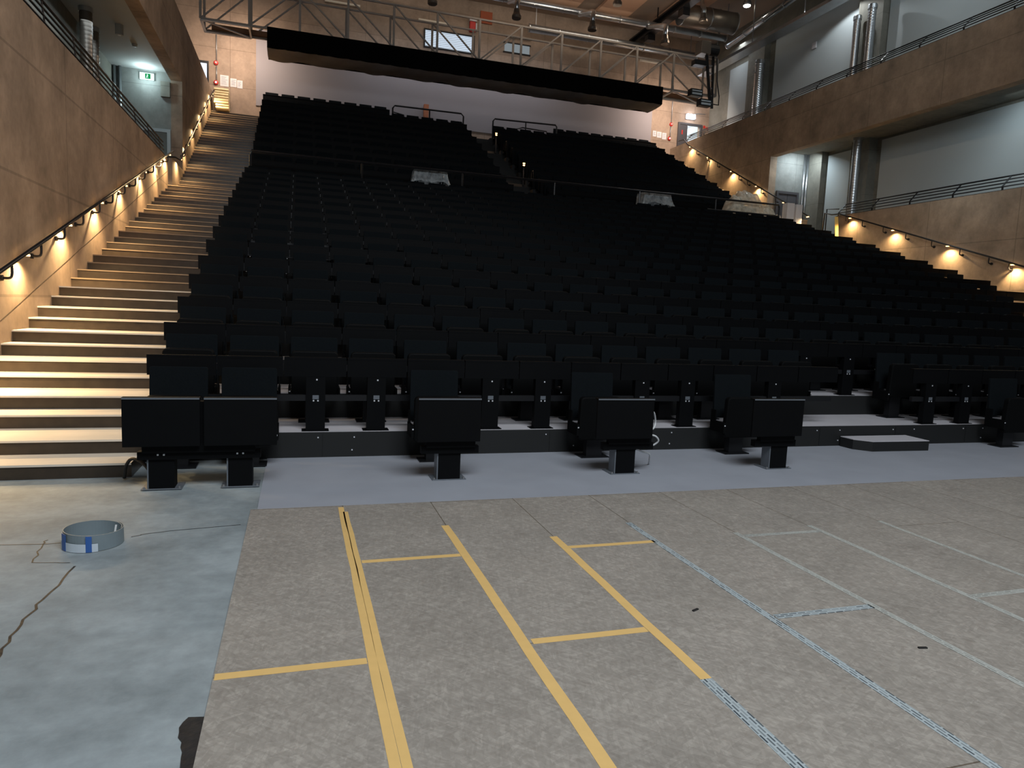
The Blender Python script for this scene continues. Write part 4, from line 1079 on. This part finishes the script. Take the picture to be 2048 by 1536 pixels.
vduct(-4.8, 19.9, 4.4, 7.9, .13, 'rear spiral duct in the lower left gallery', 'duct_dark')
# pipes on the end walls
for x, z0, z1, lab in ((18.52, 4.4, 7.9, 'left silver pipe on the right gallery end wall'), (18.66, 4.4, 7.9, 'right silver pipe on the right gallery end wall')):
    tag(MB().tube([(x, EW - .06, z0), (x, EW - .06, z1)], .045, 12).build('wall_pipe', M['galv'], smooth=True), lab, 'pipe', 'silver pipes on the gallery end walls')
for x, lab in ((-4.98, 'left silver pipe on the left gallery end wall'), (-4.84, 'right silver pipe on the left gallery end wall')):
    tag(MB().tube([(x, EW - .06, 4.4), (x, EW - .06, 7.9)], .04, 12).build('wall_pipe', M['galv'], smooth=True), lab, 'pipe', 'silver pipes on the gallery end walls')
# exit sign left gallery
t = thing('exit_sign', 'lit green exit sign at the end of the left gallery', 'sign', (-4.16, EW - .08, 7.62))
MB().box(-4.34, -3.98, EW - .08, EW - .02, 7.62, 7.80).build('housing', M['signlit'], t)
mb = MB(); yf = EW - .083
mb.box(-4.20, -4.06, yf, EW - .0805, 7.64, 7.78)
mb.build('green_field', M['green'], t)
mb = MB()
mb.box(-4.15, -4.135, yf - .003, yf, 7.745, 7.765); mb.bar((-4.14, yf - .002, 7.74), (-4.15, yf - .002, 7.70), .004, .018); mb.bar((-4.15, yf - .002, 7.70), (-4.17, yf - .002, 7.66), .004, .012); mb.bar((-4.15, yf - .002, 7.70), (-4.125, yf - .002, 7.67), .004, .012); mb.bar((-4.14, yf - .002, 7.735), (-4.115, yf - .002, 7.72), .004, .01)
mb.build('running_figure', M['signlit'], t)
tag(MB().box(-3.8, -3.56, EW - .1, EW - .0, 7.2, 7.62).build('wall_board', M['conc_grey_y']), 'grey flat box on the left gallery end wall', 'box')
# soffit lamps
for x, y, lab in ((-4.12, 19.4, 'cylindrical lamp under the left gallery soffit, nearer'), (-4.05, 20.7, 'small lamp under the left gallery soffit, farther')):
    t = thing('soffit_lamp', lab, 'lamp', (x, y, 7.9), 'lamps under the left gallery soffit')
    MB().lathe([(0, 0), (.09, 0), (.09, -.24), (.0, -.24)] if y < 20 else [(0, 0), (.07, 0), (.06, -.05), (0, -.06)], x, y, 7.899, 16).build('housing', M['soffit'], t)
    MB().lathe([(0, -.245), (.04, -.245), (0, -.25)] if y < 20 else [(0, -.062), (.04, -.062), (0, -.07)], x, y, 7.899, 12).build('lens', M['bolt'], t)
tag(MB().box(18.9, GR - .06, 23.2, 23.45, 12.0, 12.25).build('wall_speaker', M['paper'], bevel=.02), 'small pale wall device on the upper right gallery wall', 'device')

# ------------------------------------------------------------------ lights
area((2.2, -2.5, 10.0), (1.6, 3.6, 0), 1280, (.90, .96, 1.0), 7, 4, 'stage_work_light')
# unseen fill panels added behind the catwalk to brighten the back wall
area((-2.2, 28.5, 11.3), (-2.5, 30.5, 9.9), 130, (1, .80, .64), 2.2, .3, 'back_wall_fill')
area((16.3, 28.5, 11.3), (16.5, 30.5, 9.9), 120, (1, .80, .66), 2.2, .3, 'back_wall_fill')
area((6.5, 28.9, 12.2), (6.5, 30.5, 9.8), 58, (.88, .92, 1.0), 9, .3, 'back_wall_fill')
area((7, 28.3, 14.2), (7, 30.5, 12.4), 38, (1, .88, .72), 14, .3, 'back_wall_fill')
area((10.5, 25.2, 12.6), (10.5, 27.2, 14.6), 70, (1, .84, .68), 9, .3, 'ceiling_fill')  # added uplight without a fixture, brightens the ceiling boards
# visible hall floodlight first, then two unseen spots added to brighten the side walls
spot((17.0, 25.2, 13.9), (-3.0, 15.0, 4.0), 2200, (1, .78, .58), 52, .9, .15, 'flood')
spot((16.5, 10.0, 14.0), (-3.2, 12.0, 3.5), 2600, (1, .78, .58), 46, .9, .15, 'flood')
spot((-2.5, 12.0, 14.0), (17.0, 17.0, 5.0), 1000, (1, .76, .56), 60, .9, .15, 'flood')
spot((17.95, 21.2, 13.0), (18.05, 21.2, 9.0), 120, (.92, .97, 1.0), 144, .25, .03, 'scallop')
# galleries
point((-4.15, EW - .35, 7.62), 22, (.72, .95, 1.0), .08, 'sign_light')
area((-4.2, 17.5, 7.6), (-4.2, 17.5, 5), 30, (.78, .92, 1.0), 1.0, 4, 'gallery_fill')  # this and the next panels are added for the cool gallery light
area((18.0, 22.2, 7.75), (18.2, 22.85, 6), 35, (.80, .93, 1.0), .8, .2, 'gallery_fill')
area((17.9, 14.5, 7.7), (18.9, 14.5, 5.5), 75, (.80, .94, 1.0), .5, 9, 'gallery_fill')
area((18.0, 16.5, 13.9), (19.0, 16.5, 10.5), 150, (.82, .94, 1.0), .4, 8, 'gallery_fill')  # added panel standing in for daylight from windows above the upper gallery
area((18.2, 28.0, 13.6), (19.0, 28.0, 10.5), 20, (.86, .93, 1.0), .4, 1.5, 'gallery_fill')
point((18.2, YB + 1.3, 11.8), 420, (.92, .95, 1.0), .2, 'lobby_lamp')
point((17.95, YB - .4, 11.1), 10, (.85, .92, 1.0), .1, 'exit_glow')

w = bpy.data.worlds.new('world'); bpy.context.scene.world = w; w.use_nodes = True
bg = w.node_tree.nodes['Background']; bg.inputs['Color'].default_value = (.80, .90, 1.0, 1); bg.inputs['Strength'].default_value = .14

sc = bpy.context.scene
sc.view_settings.view_transform = 'Standard'; sc.view_settings.look = 'None'; sc.view_settings.gamma = 1.0; sc.view_settings.use_curve_mapping = False
sc.view_settings.exposure = 0.0
sc.cycles.use_denoising = True
sc.cycles.max_bounces = 6; sc.cycles.diffuse_bounces = 3; sc.cycles.glossy_bounces = 2; sc.cycles.transparent_max_bounces = 8
sc.cycles.sample_clamp_indirect = 3.0
